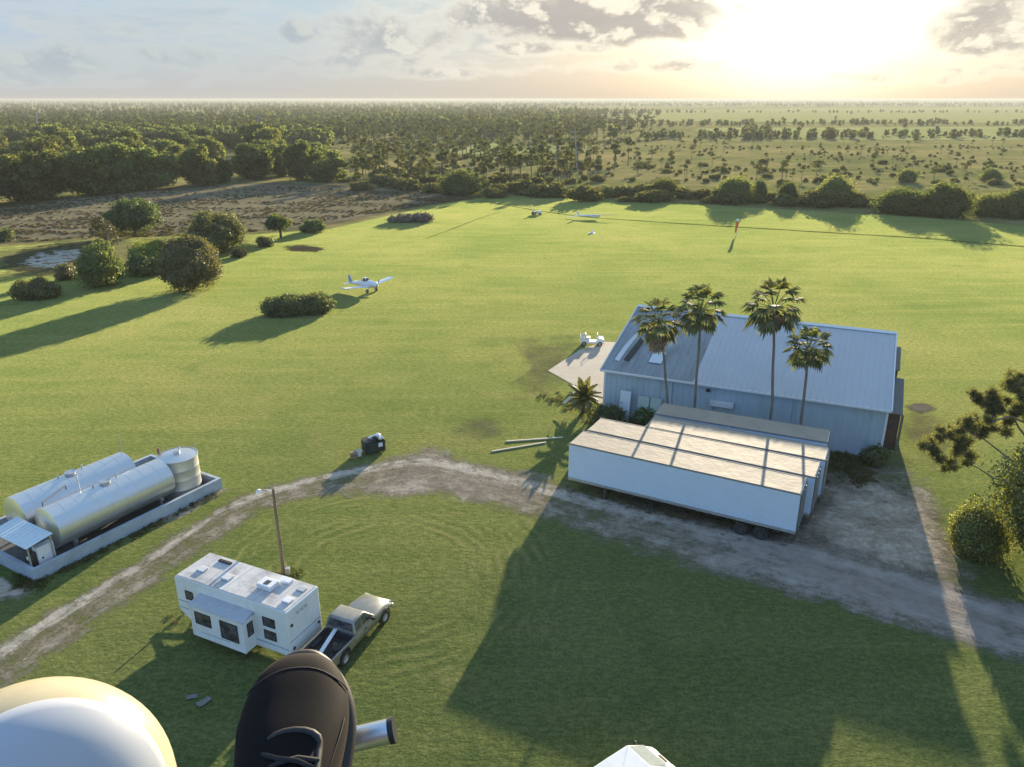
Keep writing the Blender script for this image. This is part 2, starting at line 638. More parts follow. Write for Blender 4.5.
def earth_mat(name, stops, scale=.5, fine=2.5, alpha_noise=None, soft=(.1, .55), tint=None, grassy=0, bump=.5, stretch=(1, 1, 1), rot=0, aniso_amt=.5, maxa=1.0):
    """bare or worn ground; edge attribute 0 at the rim lets it thin out into the grass"""
    m, t, out = new_mat(name)
    pos = t.new('ShaderNodeNewGeometry').outputs['Position']
    mp = t.mapping(pos, stretch, (0, 0, rot))
    a = t.noise(mp, scale, 5, .62, .3)
    b = t.noise(mp, fine, 5, .7)
    f = t.math('ADD', t.math('MULTIPLY', a, 1 - aniso_amt), t.math('MULTIPLY', b, aniso_amt))
    c = t.ramp(f, stops)
    d = t.new('ShaderNodeBsdfDiffuse')
    t.put(d.inputs[0], c)
    t.put(d.inputs['Normal'], t.bump(t.math('ADD', t.math('MULTIPLY', a, .4), t.math('MULTIPLY', b, .15)), bump, .6))
    sh = d.outputs[0]
    if grassy:
        so = t.new('ShaderNodeBsdfSheen')
        t.put(so.inputs['Color'], t.mix(1.0, c, (grassy, grassy * .95, grassy * .7), 'MULTIPLY'))
        so.inputs['Roughness'].default_value = .45
        ad = t.new('ShaderNodeAddShader')
        t.l.new(sh, ad.inputs[0])
        t.l.new(so.outputs[0], ad.inputs[1])
        sh = ad.outputs[0]
    if alpha_noise:
        e = t.new('ShaderNodeAttribute', attribute_name='edge').outputs['Fac']
        n = t.noise(pos, alpha_noise, 6, .65)
        n2 = t.noise(pos, alpha_noise * 6, 4, .7)
        nn = t.math('ADD', t.math('MULTIPLY', n, .7), t.math('MULTIPLY', n2, .3))
        k = t.math('ADD', e, t.math('MULTIPLY', t.math('SUBTRACT', nn, .5), 1.9))
        al = t.math('MULTIPLY', t.step(k, soft[0], soft[1]), maxa)
        al = t.math('MULTIPLY', al, t.step(e, 0.0, .12))
        tr = t.new('ShaderNodeBsdfTransparent')
        mx = t.new('ShaderNodeMixShader')
        t.put(mx.inputs[0], al)
        t.l.new(tr.outputs[0], mx.inputs[1])
        t.l.new(sh, mx.inputs[2])
        sh = mx.outputs[0]
    t.l.new(sh, out.inputs[0])
    return m


def set_attr(me, name, vals):
    a = me.attributes.new(name, 'FLOAT', 'POINT')
    a.data.foreach_set('value', vals)


def smooth_poly(pts, per=6):
    """closed Catmull-Rom through the points"""
    n = len(pts)
    o = []
    for i in range(n):
        p0, p1, p2, p3 = (Vector(pts[(i + k - 1) % n]) for k in range(4))
        for j in range(per):
            s = j / per
            o.append(.5 * ((2 * p1) + (p2 - p0) * s + (2 * p0 - 5 * p1 + 4 * p2 - p3) * s * s + (3 * p1 - p0 - 3 * p2 + p3) * s ** 3))
    return o


def patch(name, pts, z, mat, rings=(1, .8, .6, .3), per=6, label=None, kind='structure', smooth=True):
    pts = [Vector((p[0], p[1], 0)) for p in pts]
    ring = smooth_poly(pts, per) if smooth else pts
    c = sum(ring, Vector()) / len(ring)
    n = len(ring)
    v, e = [], []
    for r in rings:
        for q in ring:
            p = c + (q - c) * r
            v.append((p.x, p.y, z))
            e.append(1 - r)
    v.append((c.x, c.y, z))
    e.append(1 - rings[-1])
    f = []
    for i in range(len(rings) - 1):
        for k in range(n):
            k2 = (k + 1) % n
            f.append((i * n + k, i * n + k2, (i + 1) * n + k2, (i + 1) * n + k))
    L = (len(rings) - 1) * n
    for k in range(n):
        f.append((L + k, L + (k + 1) % n, len(v) - 1))
    me = bpy.data.meshes.new(name)
    me.from_pydata(v, [], f)
    me.materials.append(mat)
    set_attr(me, 'edge', e)
    o = bpy.data.objects.new(name, me)
    COL.objects.link(o)
    tag(o, label, None, None, kind)
    return o


def strip(name, pts, widths, z, mat, label=None, per=8, kind='structure'):
    """a road or track along a centre line"""
    pts = [Vector((p[0], p[1], 0)) for p in pts]
    n = len(pts)
    cl, ws = [], []
    for i in range(n - 1):
        p0, p1, p2, p3 = pts[max(i - 1, 0)], pts[i], pts[i + 1], pts[min(i + 2, n - 1)]
        for j in range(per):
            s = j / per
            cl.append(.5 * ((2 * p1) + (p2 - p0) * s + (2 * p0 - 5 * p1 + 4 * p2 - p3) * s * s + (3 * p1 - p0 - 3 * p2 + p3) * s ** 3))
            ws.append(widths[i] * (1 - s) + widths[i + 1] * s)
    cl.append(pts[-1])
    ws.append(widths[-1])
    prof = [(-1, 0), (-.7, .6), (-.35, .9), (0, 1), (.35, .9), (.7, .6), (1, 0)]
    v, e, cr, al = [], [], [], []
    L = 0
    for i, p in enumerate(cl):
        d = (cl[min(i + 1, len(cl) - 1)] - cl[max(i - 1, 0)]).normalized()
        s = Vector((-d.y, d.x, 0))
        if i:
            L += (p - cl[i - 1]).length
        for a, b in prof:
            q = p + s * (a * ws[i] / 2)
            v.append((q.x, q.y, z))
            e.append(b)
            cr.append(a)
            al.append(L)
    k = len(prof)
    f = [(i * k + j, i * k + j + 1, (i + 1) * k + j + 1, (i + 1) * k + j) for i in range(len(cl) - 1) for j in range(k - 1)]
    me = bpy.data.meshes.new(name)
    me.from_pydata(v, [], f)
    me.materials.append(mat)
    set_attr(me, 'edge', e)
    set_attr(me, 'cross', cr)
    set_attr(me, 'along', al)
    o = bpy.data.objects.new(name, me)
    COL.objects.link(o)
    tag(o, label, None, None, kind)
    return o


def road_mat():
    m, t, out = new_mat('dirt_road')
    pos = t.new('ShaderNodeNewGeometry').outputs['Position']
    e = t.new('ShaderNodeAttribute', attribute_name='edge').outputs['Fac']
    cr = t.new('ShaderNodeAttribute', attribute_name='cross').outputs['Fac']
    al = t.new('ShaderNodeAttribute', attribute_name='along').outputs['Fac']
    cb = t.new('ShaderNodeCombineXYZ')
    t.put(cb.inputs[0], t.math('MULTIPLY', al, .14))
    t.put(cb.inputs[1], t.math('MULTIPLY', cr, 3.2))
    streak = t.noise(cb.outputs[0], 1.0, 6, .65, .4)
    cb2 = t.new('ShaderNodeCombineXYZ')
    t.put(cb2.inputs[0], t.math('MULTIPLY', al, .5))
    t.put(cb2.inputs[1], t.math('MULTIPLY', cr, 9))
    streak2 = t.noise(cb2.outputs[0], 1.0, 5, .7, .3)
    n = t.noise(pos, .9, 6, .66)
    fine = t.noise(pos, 5.0, 5, .72)
    # a pale wheel line along its left side, a fainter one on the right
    w0 = t.step(t.math('ABSOLUTE', t.math('SUBTRACT', t.math('ADD', cr, t.math('MULTIPLY', t.math('SUBTRACT', streak, .5), .7)), .4)), .3, .04)
    w1 = t.step(t.math('ABSOLUTE', t.math('SUBTRACT', t.math('ABSOLUTE', t.math('ADD', cr, t.math('MULTIPLY', t.math('SUBTRACT', streak, .5), .5))), .36)), .26, .05)
    f = t.math('ADD', t.math('MULTIPLY', streak, .4), t.math('MULTIPLY', n, .35))
    f = t.math('ADD', f, t.math('MULTIPLY', streak2, .25))
    c = t.ramp(f, [(.34, (.17, .14, .095)), (.5, (.26, .22, .155)), (.66, (.4, .35, .27))])
    w1 = t.math('ADD', t.math('MULTIPLY', w0, .75), t.math('MULTIPLY', w1, .22))
    c = t.mix(t.math('MULTIPLY', w1, t.math('MULTIPLY', t.step(n, .3, .6), .9)), c, (.5, .45, .37))
    c = t.mix(t.step(fine, .3, .7), t.mix(1.0, c, (.74, .73, .72), 'MULTIPLY'), t.mix(1.0, c, (1.18, 1.18, 1.18), 'MULTIPLY'))
    d = t.new('ShaderNodeBsdfDiffuse')
    t.put(d.inputs[0], c)
    hh = t.math('ADD', t.math('MULTIPLY', streak2, .12), t.math('MULTIPLY', fine, .06))
    t.put(d.inputs['Normal'], t.bump(hh, .6, 1.0))
    wide = t.step(al, 48.0, 66.0)
    c_r = t.ramp(t.math('ADD', t.math('MULTIPLY', f, .8), .1), [(.34, (.18, .155, .13)), (.5, (.26, .23, .2)), (.66, (.36, .325, .285))])
    nn = t.math('ADD', t.math('MULTIPLY', t.noise(pos, .45, 6, .72), .55), t.math('MULTIPLY', streak2, .25))
    nn = t.math('ADD', nn, t.math('MULTIPLY', t.noise(pos, 2.6, 5, .75), .2))
    lift = t.math('ADD', t.math('MULTIPLY', w1, .32), t.math('MULTIPLY', wide, .3))
    k = t.math('ADD', t.math('ADD', t.math('MULTIPLY', e, .75), lift), t.math('MULTIPLY', t.math('SUBTRACT', nn, .52), 3.0))
    a = t.math('MULTIPLY', t.step(k, .2, 1.0), t.step(e, 0, .25))
    t.put(d.inputs[0], t.mix(t.math('MULTIPLY', wide, .75), c, c_r))
    tr = t.new('ShaderNodeBsdfTransparent')
    mx = t.new('ShaderNodeMixShader')
    t.put(mx.inputs[0], a)
    t.l.new(tr.outputs[0], mx.inputs[1])
    t.l.new(d.outputs[0], mx.inputs[2])
    t.l.new(mx.outputs[0], out.inputs[0])
    return m


scrub_m = earth_mat('scrub_ground', [(.32, (.05, .064, .026)), (.46, (.1, .108, .045)), (.55, (.155, .14, .066)), (.68, (.22, .18, .1))],
                    .014, .11, grassy=.45, bump=1.2, stretch=(.7, 1.4, 1))
field_m = earth_mat('brown_field_soil', [(.34, (.065, .061, .038)), (.47, (.11, .1, .067)), (.58, (.17, .152, .105)), (.7, (.125, .13, .058))],
                    .07, .9, grassy=.3, bump=1.0, stretch=(.35, 1.5, 1), rot=R(14), alpha_noise=.12, soft=(-.25, .1))
crop_m = earth_mat('far_pasture', [(.3, (.18, .2, .075)), (.5, (.23, .24, .1)), (.7, (.28, .27, .12))], .01, .06, grassy=.2, bump=.3, stretch=(.4, 2, 1),
                   alpha_noise=.02, soft=(-.3, .1))
sand_m = earth_mat('pale_sand', [(.32, (.18, .14, .1)), (.48, (.32, .27, .205)), (.62, (.5, .44, .36))], .5, 2.6, alpha_noise=.4, soft=(.05, .65), bump=.7)
worn_m = earth_mat('worn_grass', [(.3, (.115, .105, .055)), (.5, (.17, .15, .085)), (.7, (.25, .21, .14))], .5, 3.0, alpha_noise=.35, soft=(.15, 1.1), maxa=.6)
yard_m = earth_mat('worn_yard', [(.3, (.085, .075, .05)), (.5, (.15, .13, .095)), (.7, (.23, .2, .155))], .5, 3.0, alpha_noise=.35, soft=(-.1, .6), maxa=.9)
dark_m = earth_mat('bare_dark_earth', [(.3, (.04, .034, .024)), (.7, (.1, .08, .055))], .5, 2.5, alpha_noise=.5, soft=(.1, .5), maxa=.9)
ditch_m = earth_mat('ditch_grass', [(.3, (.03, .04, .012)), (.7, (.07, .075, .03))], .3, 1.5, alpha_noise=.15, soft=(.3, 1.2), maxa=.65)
road_m = road_mat()


rough_m = earth_mat('rough_grass', [(.32, (.075, .085, .035)), (.5, (.13, .13, .06)), (.68, (.2, .175, .1))], .35, 1.6, alpha_noise=.25, soft=(.05, .7), maxa=.85, grassy=.5)


def ground():
    """one sheet to the horizon, finer near the field"""
    xs = [-14000, -9000, -3000, -800, -200, 0, 200, 800, 3000, 9000, 14000]
    ys = [-3000, -800, -200, 0, 200, 800, 3000, 9000, 14000]
    v = [(x, y, 0) for y in ys for x in xs]
    n = len(xs)
    f = [(j * n + i, j * n + i + 1, (j + 1) * n + i + 1, (j + 1) * n + i) for j in range(len(ys) - 1) for i in range(n - 1)]
    o = MB().add(v, f).build('ground', scrub_m, recalc=False)
    tag(o, kind='structure')


ground()
XY = lambda px, py: tuple(P(px, py)[:2])
lawn = MB()
lp = [(-160, -60), (160, -60), (260, 60), tuple(P(1120, 240)[:2]), tuple(P(1024, 226)[:2]), tuple(P(900, 216)[:2]), tuple(P(740, 207)[:2]), tuple(P(600, 199)[:2]),
      tuple(P(495, 195)[:2]), tuple(P(440, 204)[:2]), tuple(P(330, 229)[:2]), tuple(P(250, 235)[:2]), tuple(P(120, 238)[:2]), tuple(P(0, 247)[:2]), tuple(P(-120, 257)[:2]), (-160, 60)]
o = lawn.add([(x, y, .02) for x, y in lp], [tuple(range(len(lp)))]).build('lawn', lawn_mat(), recalc=False)
tag(o, kind='structure')

patch('rough_grass', [XY(-80, 256), XY(0, 243), XY(120, 235), XY(250, 231), XY(300, 236), XY(260, 246), XY(160, 262), XY(60, 284), XY(-20, 286), XY(-80, 276)], .026, rough_m, rings=(1, .8, .6, .3))
patch('brown_field', [XY(-140, 250), XY(-60, 215), XY(0, 206), XY(120, 192), XY(250, 182), XY(340, 184), XY(430, 190), XY(486, 197), XY(430, 206), XY(330, 227), XY(250, 233), XY(120, 236), XY(0, 245), XY(-140, 256)],
      .03, field_m, rings=(1, .97, .93, .85, .5))
patch('far_pasture', [XY(585, 112), XY(800, 108), XY(1150, 107), XY(1250, 122), XY(900, 124), XY(600, 121)], .1, crop_m, rings=(1, .9, .8, .5))
patch('far_pasture', [XY(690, 128), XY(860, 127), XY(1150, 126), XY(1250, 138), XY(900, 141), XY(700, 135)], .1, crop_m, rings=(1, .9, .8, .5))
patch('far_pasture', [XY(440, 146), XY(520, 143), XY(600, 150), XY(540, 156), XY(450, 155)], .1, crop_m, rings=(1, .8, .6, .5))

strip('dirt_road', [XY(-60, 708), XY(0, 669), XY(60, 627), XY(150, 570), XY(240, 510), XY(300, 490), XY(360, 478), XY(430, 470), XY(500, 488), XY(570, 507), XY(650, 530), XY(730, 548), XY(810, 568), XY(900, 594), XY(1024, 634), XY(1100, 662)],
      [5.0, 5.0, 5.0, 4.8, 4.6, 5.4, 6.4, 7.6, 7.6, 7.6, 8.0, 8.2, 8.2, 7.6, 6.6, 6.4], .032, road_m)
patch('sandy_junction', [XY(318, 496), XY(365, 468), XY(408, 442), XY(440, 443), XY(480, 462), XY(560, 474), XY(590, 500), XY(530, 518), XY(430, 500), XY(370, 502)], .028, sand_m)
patch('sandy_yard', [XY(815, 476), XY(880, 462), XY(940, 480), XY(965, 530), XY(985, 590), XY(930, 600), XY(870, 585), XY(790, 560), XY(770, 520)], .028, sand_m, rings=(1, .8, .55, .3))
patch('worn_yard', [XY(560, 470), XY(620, 440), XY(700, 450), XY(840, 450), XY(905, 450), XY(940, 500), XY(990, 590), XY(940, 600), XY(800, 560), XY(640, 520)], .024, yard_m)
patch('worn_grass', [XY(440, 425), XY(480, 412), XY(510, 420), XY(515, 438), XY(480, 446), XY(450, 440)], .026, worn_m)
patch('worn_grass', [XY(500, 330), XY(560, 325), XY(600, 335), XY(575, 400), XY(540, 420), XY(490, 400), XY(520, 370)], .024, worn_m)
patch('worn_grass', [XY(895, 395), XY(930, 402), XY(980, 450), XY(960, 480), XY(915, 470), XY(890, 430)], .026, worn_m)
patch('bare_earth', [XY(905, 405), XY(925, 403), XY(941, 409), XY(925, 415), XY(908, 412)], .03, yard_m)
patch('bare_earth', [XY(282, 246), XY(305, 244), XY(331, 249), XY(315, 253), XY(285, 252)], .03, dark_m)
patch('gravel_spill', [XY(-20, 568), XY(18, 584), XY(40, 592), XY(20, 602), XY(-20, 600)], .03, sand_m)
patch('gravel_spill', [XY(150, 520), XY(215, 490), XY(232, 488), XY(215, 500), XY(160, 530)], .03, sand_m)
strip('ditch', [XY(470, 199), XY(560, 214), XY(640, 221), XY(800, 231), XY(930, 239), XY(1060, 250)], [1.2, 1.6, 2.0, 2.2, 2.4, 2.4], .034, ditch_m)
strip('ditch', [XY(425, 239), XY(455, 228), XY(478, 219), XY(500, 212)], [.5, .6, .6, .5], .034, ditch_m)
# concrete apron beside the hangar
ap = [P(548, 371), P(580, 350), P(604, 342), P(640, 344), P(660, 380), P(600, 404), P(573, 385)]
o = MB().add([(q.x, q.y, .05) for q in ap] + [(q.x, q.y, .0) for q in ap],
             [tuple(range(7))] + [(i, (i + 1) % 7, 7 + (i + 1) % 7, 7 + i) for i in range(7)]).build(
    'concrete_apron', paint('apron_concrete', (.40, .345, .28), .9, vary=.14, scale=.7, dirt=(.28, .23, .17), dirt_amt=.5, dirt_scale=.5))
tag(o, kind='structure')

# pond
def water_mat():
    m, t, out = new_mat('pond_water')
    pos = t.new('ShaderNodeNewGeometry').outputs['Position']
    b = t.new('ShaderNodeBsdfPrincipled')
    b.inputs['Base Color'].default_value = (.02, .028, .03, 1)
    b.inputs['Roughness'].default_value = .05
    n = t.noise(pos, 1.4, 4, .6)
    t.put(b.inputs['Normal'], t.bump(n, .12, .3))
    e = t.new('ShaderNodeAttribute', attribute_name='edge').outputs['Fac']
    nn = t.noise(t.mapping(pos, (.7, 1.3, 1)), .5, 6, .7)
    al = t.math('MULTIPLY', t.step(t.math('ADD', t.math('MULTIPLY', e, .5), nn), .68, .74), t.step(e, 0, .1))
    tr = t.new('ShaderNodeBsdfTransparent')
    mx = t.new('ShaderNodeMixShader')
    t.put(mx.inputs[0], al)
    t.l.new(tr.outputs[0], mx.inputs[1])
    t.l.new(b.outputs[0], mx.inputs[2])
    t.l.new(mx.outputs[0], out.inputs[0])
    return m


patch('pond_water', [XY(10, 262), XY(24, 254), XY(55, 248), XY(95, 246), XY(94, 257), XY(74, 266), XY(48, 272), XY(20, 271)], .045, water_mat(), rings=(1, .85, .7, .5))
mud = earth_mat('pond_margin', [(.3, (.04, .042, .022)), (.7, (.1, .09, .045))], .6, 2.2, alpha_noise=.3, soft=(.0, .4))
patch('pond_margin', [XY(-6, 264), XY(16, 250), XY(55, 242), XY(112, 241), XY(110, 260), XY(76, 272), XY(48, 277), XY(10, 276)], .04, mud)
# ------------------------------------------------------------------ vegetation
def rand_dirs(n, rg):
    d = rg.normal(size=(n, 3))
    return d / np.linalg.norm(d, axis=1, keepdims=True)


def leaf_quads(C, N, size, rg, asp=.62):
    """one quad per centre C facing roughly N"""
    n = len(C)
    r = rand_dirs(n, rg)
    a = np.cross(N, r)
    a /= np.linalg.norm(a, axis=1, keepdims=True) + 1e-9
    b = np.cross(N, a)
    s = size[:, None]
    a = a * s * .5
    b = b * s * .5 * asp
    V = np.stack([C - a, C - b * 1.1, C + a, C + b * .9], 1).reshape(-1, 3)
    F = np.arange(n * 4).reshape(n, 4)
    return V, F


def ico(sub=1):
    bm = bmesh.new()
    bmesh.ops.create_icosphere(bm, subdivisions=sub, radius=1)
    V = np.array([v.co[:] for v in bm.verts])
    F = np.array([[v.index for v in f.verts] for f in bm.faces])
    bm.free()
    return V, np.concatenate([F, F[:, 2:3]], 1)


ICO1 = ico(2)


def tri_to_quadless(F):
    return F


def crown_arrays(lobes, n_want, size, rg, up=.25, inner=.62, core=True, spread=(.74, 1.1), jitter=.9, svar=.5, below=0.0):
    """leaf faces over the shells of many lobes, and dense cores within; lobes = [(x,y,z,rx,rz)]"""
    L = np.array(lobes, float)
    n = n_want * 5
    w = L[:, 3] ** 2
    w /= w.sum()
    k = rg.choice(len(L), n, p=w)
    d = rand_dirs(n, rg)
    d[:, 2] += up
    d /= np.linalg.norm(d, axis=1, keepdims=True)
    rad = rg.uniform(*spread, n)
    rad[rg.uniform(size=n) < .07] *= 1.2
    # small bays and tufts on every lobe
    ph = rg.uniform(0, 6.28, (len(L), 3))
    wob = .10 * np.sin(d[:, 0] * 5 + ph[k, 0]) + .10 * np.sin(d[:, 1] * 5.5 + ph[k, 1]) + .08 * np.sin(d[:, 2] * 6 + ph[k, 2])
    rad = rad * (1 + wob)
    C = L[k, :3] + d * rad[:, None] * np.stack([L[k, 3], L[k, 3], L[k, 4]], 1)
    # drop leaves that fall deep inside another lobe or under the ground
    keep = np.ones(n, bool)
    for i in range(len(L)):
        q = (C - L[i, :3]) / np.array([L[i, 3], L[i, 3], L[i, 4]])
        keep &= ~((np.linalg.norm(q, axis=1) < .68) & (k != i))
    keep &= C[:, 2] > below
    C, d = C[keep][:n_want], d[keep][:n_want]
    N = d + rand_dirs(len(C), rg) * jitter
    N /= np.linalg.norm(N, axis=1, keepdims=True)
    V, F = leaf_quads(C, N, size * rg.uniform(1 - svar, 1 + svar, len(C)), rg)
    return V, F


def core_arrays(lobes, rg, k=.66, below=0.0):
    Vs, Fs, off = [], [], 0
    for (x, y, z, rx, rz) in lobes:
        V = ICO1[0].copy()
        V *= 1 + .09 * rg.normal(size=(len(V), 1)).clip(-1.5, 1.5)
        V = V * np.array([rx * k, rx * k, rz * k]) + np.array([x, y, z])
        V[:, 2] = np.maximum(V[:, 2], below)
        Vs.append(V)
        Fs.append(ICO1[1] + off)
        off += len(V)
    return np.concatenate(Vs), np.concatenate(Fs)


def foliage(name, lobes, n, size, mat, parent=None, rg=None, link=True, core=True, corek=.66, extra=None, **kw):
    rg = rg or rng
    V, F = crown_arrays(lobes, n, size, rg, **kw)
    me_v, me_f = [V], [F]
    off = len(V)
    if core:
        V2, F2 = core_arrays(lobes, rg, corek, kw.get('below', 0.0))
        # triangles written as quads with a short edge are split cleanly by repeating through a mid point
        a, b, c = V2[F2[:, 0]], V2[F2[:, 1]], V2[F2[:, 2]]
        mid = (c + a) / 2
        Vq = np.stack([a, b, c, mid], 1).reshape(-1, 3)
        Fq = np.arange(len(Vq)).reshape(-1, 4)
        me_v.append(Vq)
        me_f.append(Fq + off)
        off += len(Vq)
    return np_obj(name, np.concatenate(me_v), np.concatenate(me_f), mat, parent, link=link)


def lobes_round(w, h, n, rg, base=.18, flat=1.0, small=(.24, .4)):
    """a broad crown of width w between base*h and h"""
    o = []
    zc = h * (base + 1) / 2
    hz = h * (1 - base) / 2
    o.append((0, 0, zc - .08 * hz, w * .33, hz * .74))
    for i in range(n):
        a = rg.uniform(0, 2 * math.pi)
        el = rg.uniform(-.55, 1.25)
        r = rg.uniform(*small) * w * .5
        q = w / 2 - r * .85
        ce = math.cos(el)
        o.append((math.cos(a) * ce * q, math.sin(a) * ce * q, max(r * .6, zc + math.sin(el) * (hz - r * .7)), r * 1.05, r * .88 * flat))
    return o


def lobes_mound(w, h, n, rg, depth=None, boxy=False):
    """a bush that reaches the ground"""
    o = [(0, 0, h * .34, w * .34, h * .46)]
    dp = depth or w
    if depth:
        o = [(k * w * .3, 0, h * .36, w * .2, h * .46) for k in (-1, 0, 1)]
    for i in range(n):
        a = rg.uniform(0, 2 * math.pi)
        q = math.sqrt(rg.uniform(.05, 1)) * .8
        r = rg.uniform(.17, .42) * h
        if boxy:
            r *= .72
        top = h * math.sqrt(max(.1, 1 - (q ** 4 if boxy else q * q))) * rg.uniform(.78, 1.06) - r * .8
        z = rg.uniform(.25, 1) ** .6 * max(top, r * .5)
        o.append((math.cos(a) * q * (w / 2 - r * .5), math.sin(a) * q * (dp / 2 - r * .5), max(z, r * .55), r * 1.1, r))
    return o


def trunk_mb(h, r, rg, spread=1.0, limbs=5, z0=None):
    m = MB()
    p = Vector((0, 0, -.1))
    pts = [p, Vector((rg.normal() * .1, rg.normal() * .1, h * .4)), Vector((rg.normal() * .25, rg.normal() * .25, h * .8))]
    m.tube(pts, [r * 1.25, r * .85, r * .5], 8)
    for i in range(limbs):
        a = 2 * math.pi * i / limbs + rg.uniform(-.4, .4)
        z = h * rg.uniform(.3, .55)
        q = Vector((math.cos(a), math.sin(a), 0)) * spread * rg.uniform(.55, .95)
        m.tube([Vector((0, 0, z)), q * .5 + Vector((0, 0, z + h * .2)), q + Vector((0, 0, z + h * rg.uniform(.3, .5)))], [r * .5, r * .34, r * .14], 6)
    return m


G = {}
G['oak'] = leafy('oak_leaves', (.075, .102, .044), (.185, .215, .1), .58, .3, gloss=0, vvar=.55, hue=.05)
G['olive'] = leafy('olive_leaves', (.05, .05, .02), (.12, .115, .05), .3, .4, hue=.02)
G['brown'] = leafy('brown_olive_leaves', (.07, .075, .032), (.18, .175, .08), .5, .45, hue=.02, dead=(.13, .1, .045), dead_amt=.4)
G['green'] = leafy('green_leaves', (.05, .08, .022), (.15, .19, .06), .52, .5)
G['lime'] = leafy('yellow_green_leaves', (.09, .12, .015), (.2, .22, .03), .45, .5)
G['hedge'] = leafy('hedge_leaves', (.055, .078, .028), (.16, .18, .07), .5, .6)
G['pine'] = leafy('pine_needles', (.06, .078, .04), (.13, .145, .075), .36, .5, vvar=.3, gloss=0)
G['scrub'] = leafy('scrub_leaves', (.08, .096, .046), (.175, .18, .092), .52, .2, vvar=.5, hue=.05, gloss=0)
G['near'] = leafy('near_leaves', (.08, .115, .03), (.22, .265, .08), .52, .9)
G['needle'] = leafy('long_needles', (.11, .13, .055), (.22, .235, .12), .5, 1.2)
G['bark'] = paint('bark', (.11, .085, .06), .95, vary=.35, scale=4, stretch=(1, 1, .2), bump=.4, bump_scale=9)
G['grey_bark'] = paint('grey_bark', (.19, .165, .135), .95, vary=.3, scale=4, stretch=(1, 1, .2))


def size_at(px, py, wpx, top):
    """ground spot, width and height from survey readings"""
    b = P(px, py)
    dist = math.hypot(b.y * CP + H * SP, 0)
    w = wpx / FPX * (b.y * CP + H * SP)
    t = PY(px, top, b.y)
    return b, w, t.z


def near_tree(name, px, py, wpx, top, mat, n, leaf, label, cat='tree', nl=14, base=.16, trunk=True, group=None, seed=0, mound=False, depth=None, rz=0, bark='bark', boxy=False, **kw):
    rg = np.random.default_rng(seed + 100)
    b, w, h = size_at(px, py, wpx, top)
    root = empty(name, b, rz, label, cat, group)
    if mound:
        lobes = lobes_mound(w, h, nl, rg, depth and depth * w, boxy)
    else:
        lobes = lobes_round(w, h, nl, rg, base)
    foliage('crown' if not mound else 'foliage', lobes, n, leaf, mat, root, rg, **kw)
    if trunk:
        trunk_mb(h * .75, .05 * h ** .9 + .05, rg, w * .32).build('trunk', G[bark], root, smooth=60)
    return root


near_tree('bushy_tree', 136, 236, 52, 200, G['green'], 9000, .38, 'round-headed dark green tree by the pond, farthest back of the pond trees', seed=1, nl=22, base=-.02)
near_tree('bushy_tree', 218, 252, 62, 212, G['hedge'], 11000, .38, 'wide round tree with pale sunlit rim at the edge of the brown field', seed=2, nl=40, mound=True, boxy=True)
near_tree('weeping_tree', 192, 289, 64, 236, G['brown'], 16000, .3, 'big brownish olive bushy tree throwing the longest shadow on the lawn', seed=3, nl=44, mound=True, boxy=True)
near_tree('bushy_tree', 105, 286, 42, 244, G['green'], 8000, .28, 'bright green upright bush between the pond and the brownish tree', seed=4, nl=34, mound=True, boxy=True)
near_tree('spindly_tree', 110, 256, 30, 216, G['olive'], 1700, .34, 'thin olive brown tree with sparse crown beside the pond', seed=5, nl=11, base=.12, core=False, bark='grey_bark')
near_tree('low_bush', 36, 298, 50, 276, G['hedge'], 4200, .3, 'low dark green bush on the lawn, in front of the pond', 'bush', seed=6, nl=16, mound=True, trunk=False)
near_tree('low_bush', 66, 280, 17, 259, G['brown'], 900, .3, 'small brownish bush at the near edge of the pond', 'bush', seed=7, nl=8, mound=True, trunk=False)
near_tree('small_tree', 281, 238, 28, 214, G['green'], 2200, .4, 'small rounded tree with short bare trunk beside the brown field', seed=8, nl=12, base=.2)
near_tree('low_bush', 314, 232, 30, 219, G['hedge'], 1700, .42, 'low dark dome bush right of the small trunked tree', 'bush', seed=9, nl=10, mound=True, trunk=False)
near_tree('low_bush', 266, 246, 20, 235, G['hedge'], 900, .4, 'small dark bush in the shade below the small trunked tree', 'bush', seed=10, nl=8, mound=True, trunk=False)
near_tree('willowy_bush', 152, 262, 54, 238, G['lime'], 3000, .42, 'glowing yellow green bush behind the brownish tree', 'bush', seed=11, nl=14, mound=True, trunk=False)
near_tree('low_bush', 146, 275, 44, 254, G['hedge'], 2600, .4, 'dark shaded bush tucked between green bush and brownish tree', 'bush', seed=12, nl=12, mound=True, trunk=False)
near_tree('low_bush', 6, 241, 18, 226, G['hedge'], 700, .45, 'small dark bush alone at the rough edge above the pond', 'bush', seed=13, nl=7, mound=True, trunk=False)
near_tree('low_bush', 240, 257, 20, 246, G['olive'], 700, .38, 'small olive bush right of the wide pale-rimmed tree', 'bush', seed=14, nl=7, mound=True, trunk=False)
near_tree('clipped_bush', 299, 313, 70, 293, G['hedge'], 16000, .26, 'long oval dark green bush alone on the lawn by the aeroplane', 'bush', seed=15, nl=34, mound=True, trunk=False, depth=.52, rz=R(14))
near_tree('low_bush', 873, 463, 26, 444, G['hedge'], 1100, .24, 'small dark bush at the right corner of the hangar wall', 'bush', seed=16, nl=9, mound=True, trunk=False)
near_tree('low_bush', 607, 424, 40, 402, G['hedge'], 1500, .24, 'dark bush in the shade behind the low palm at the hangar corner', 'bush', seed=17, nl=12, mound=True, trunk=False)
near_tree('low_bush', 645, 425, 26, 405, G['green'], 900, .22, 'green bush before the leaning white panels', 'bush', seed=18, nl=8, mound=True, trunk=False)
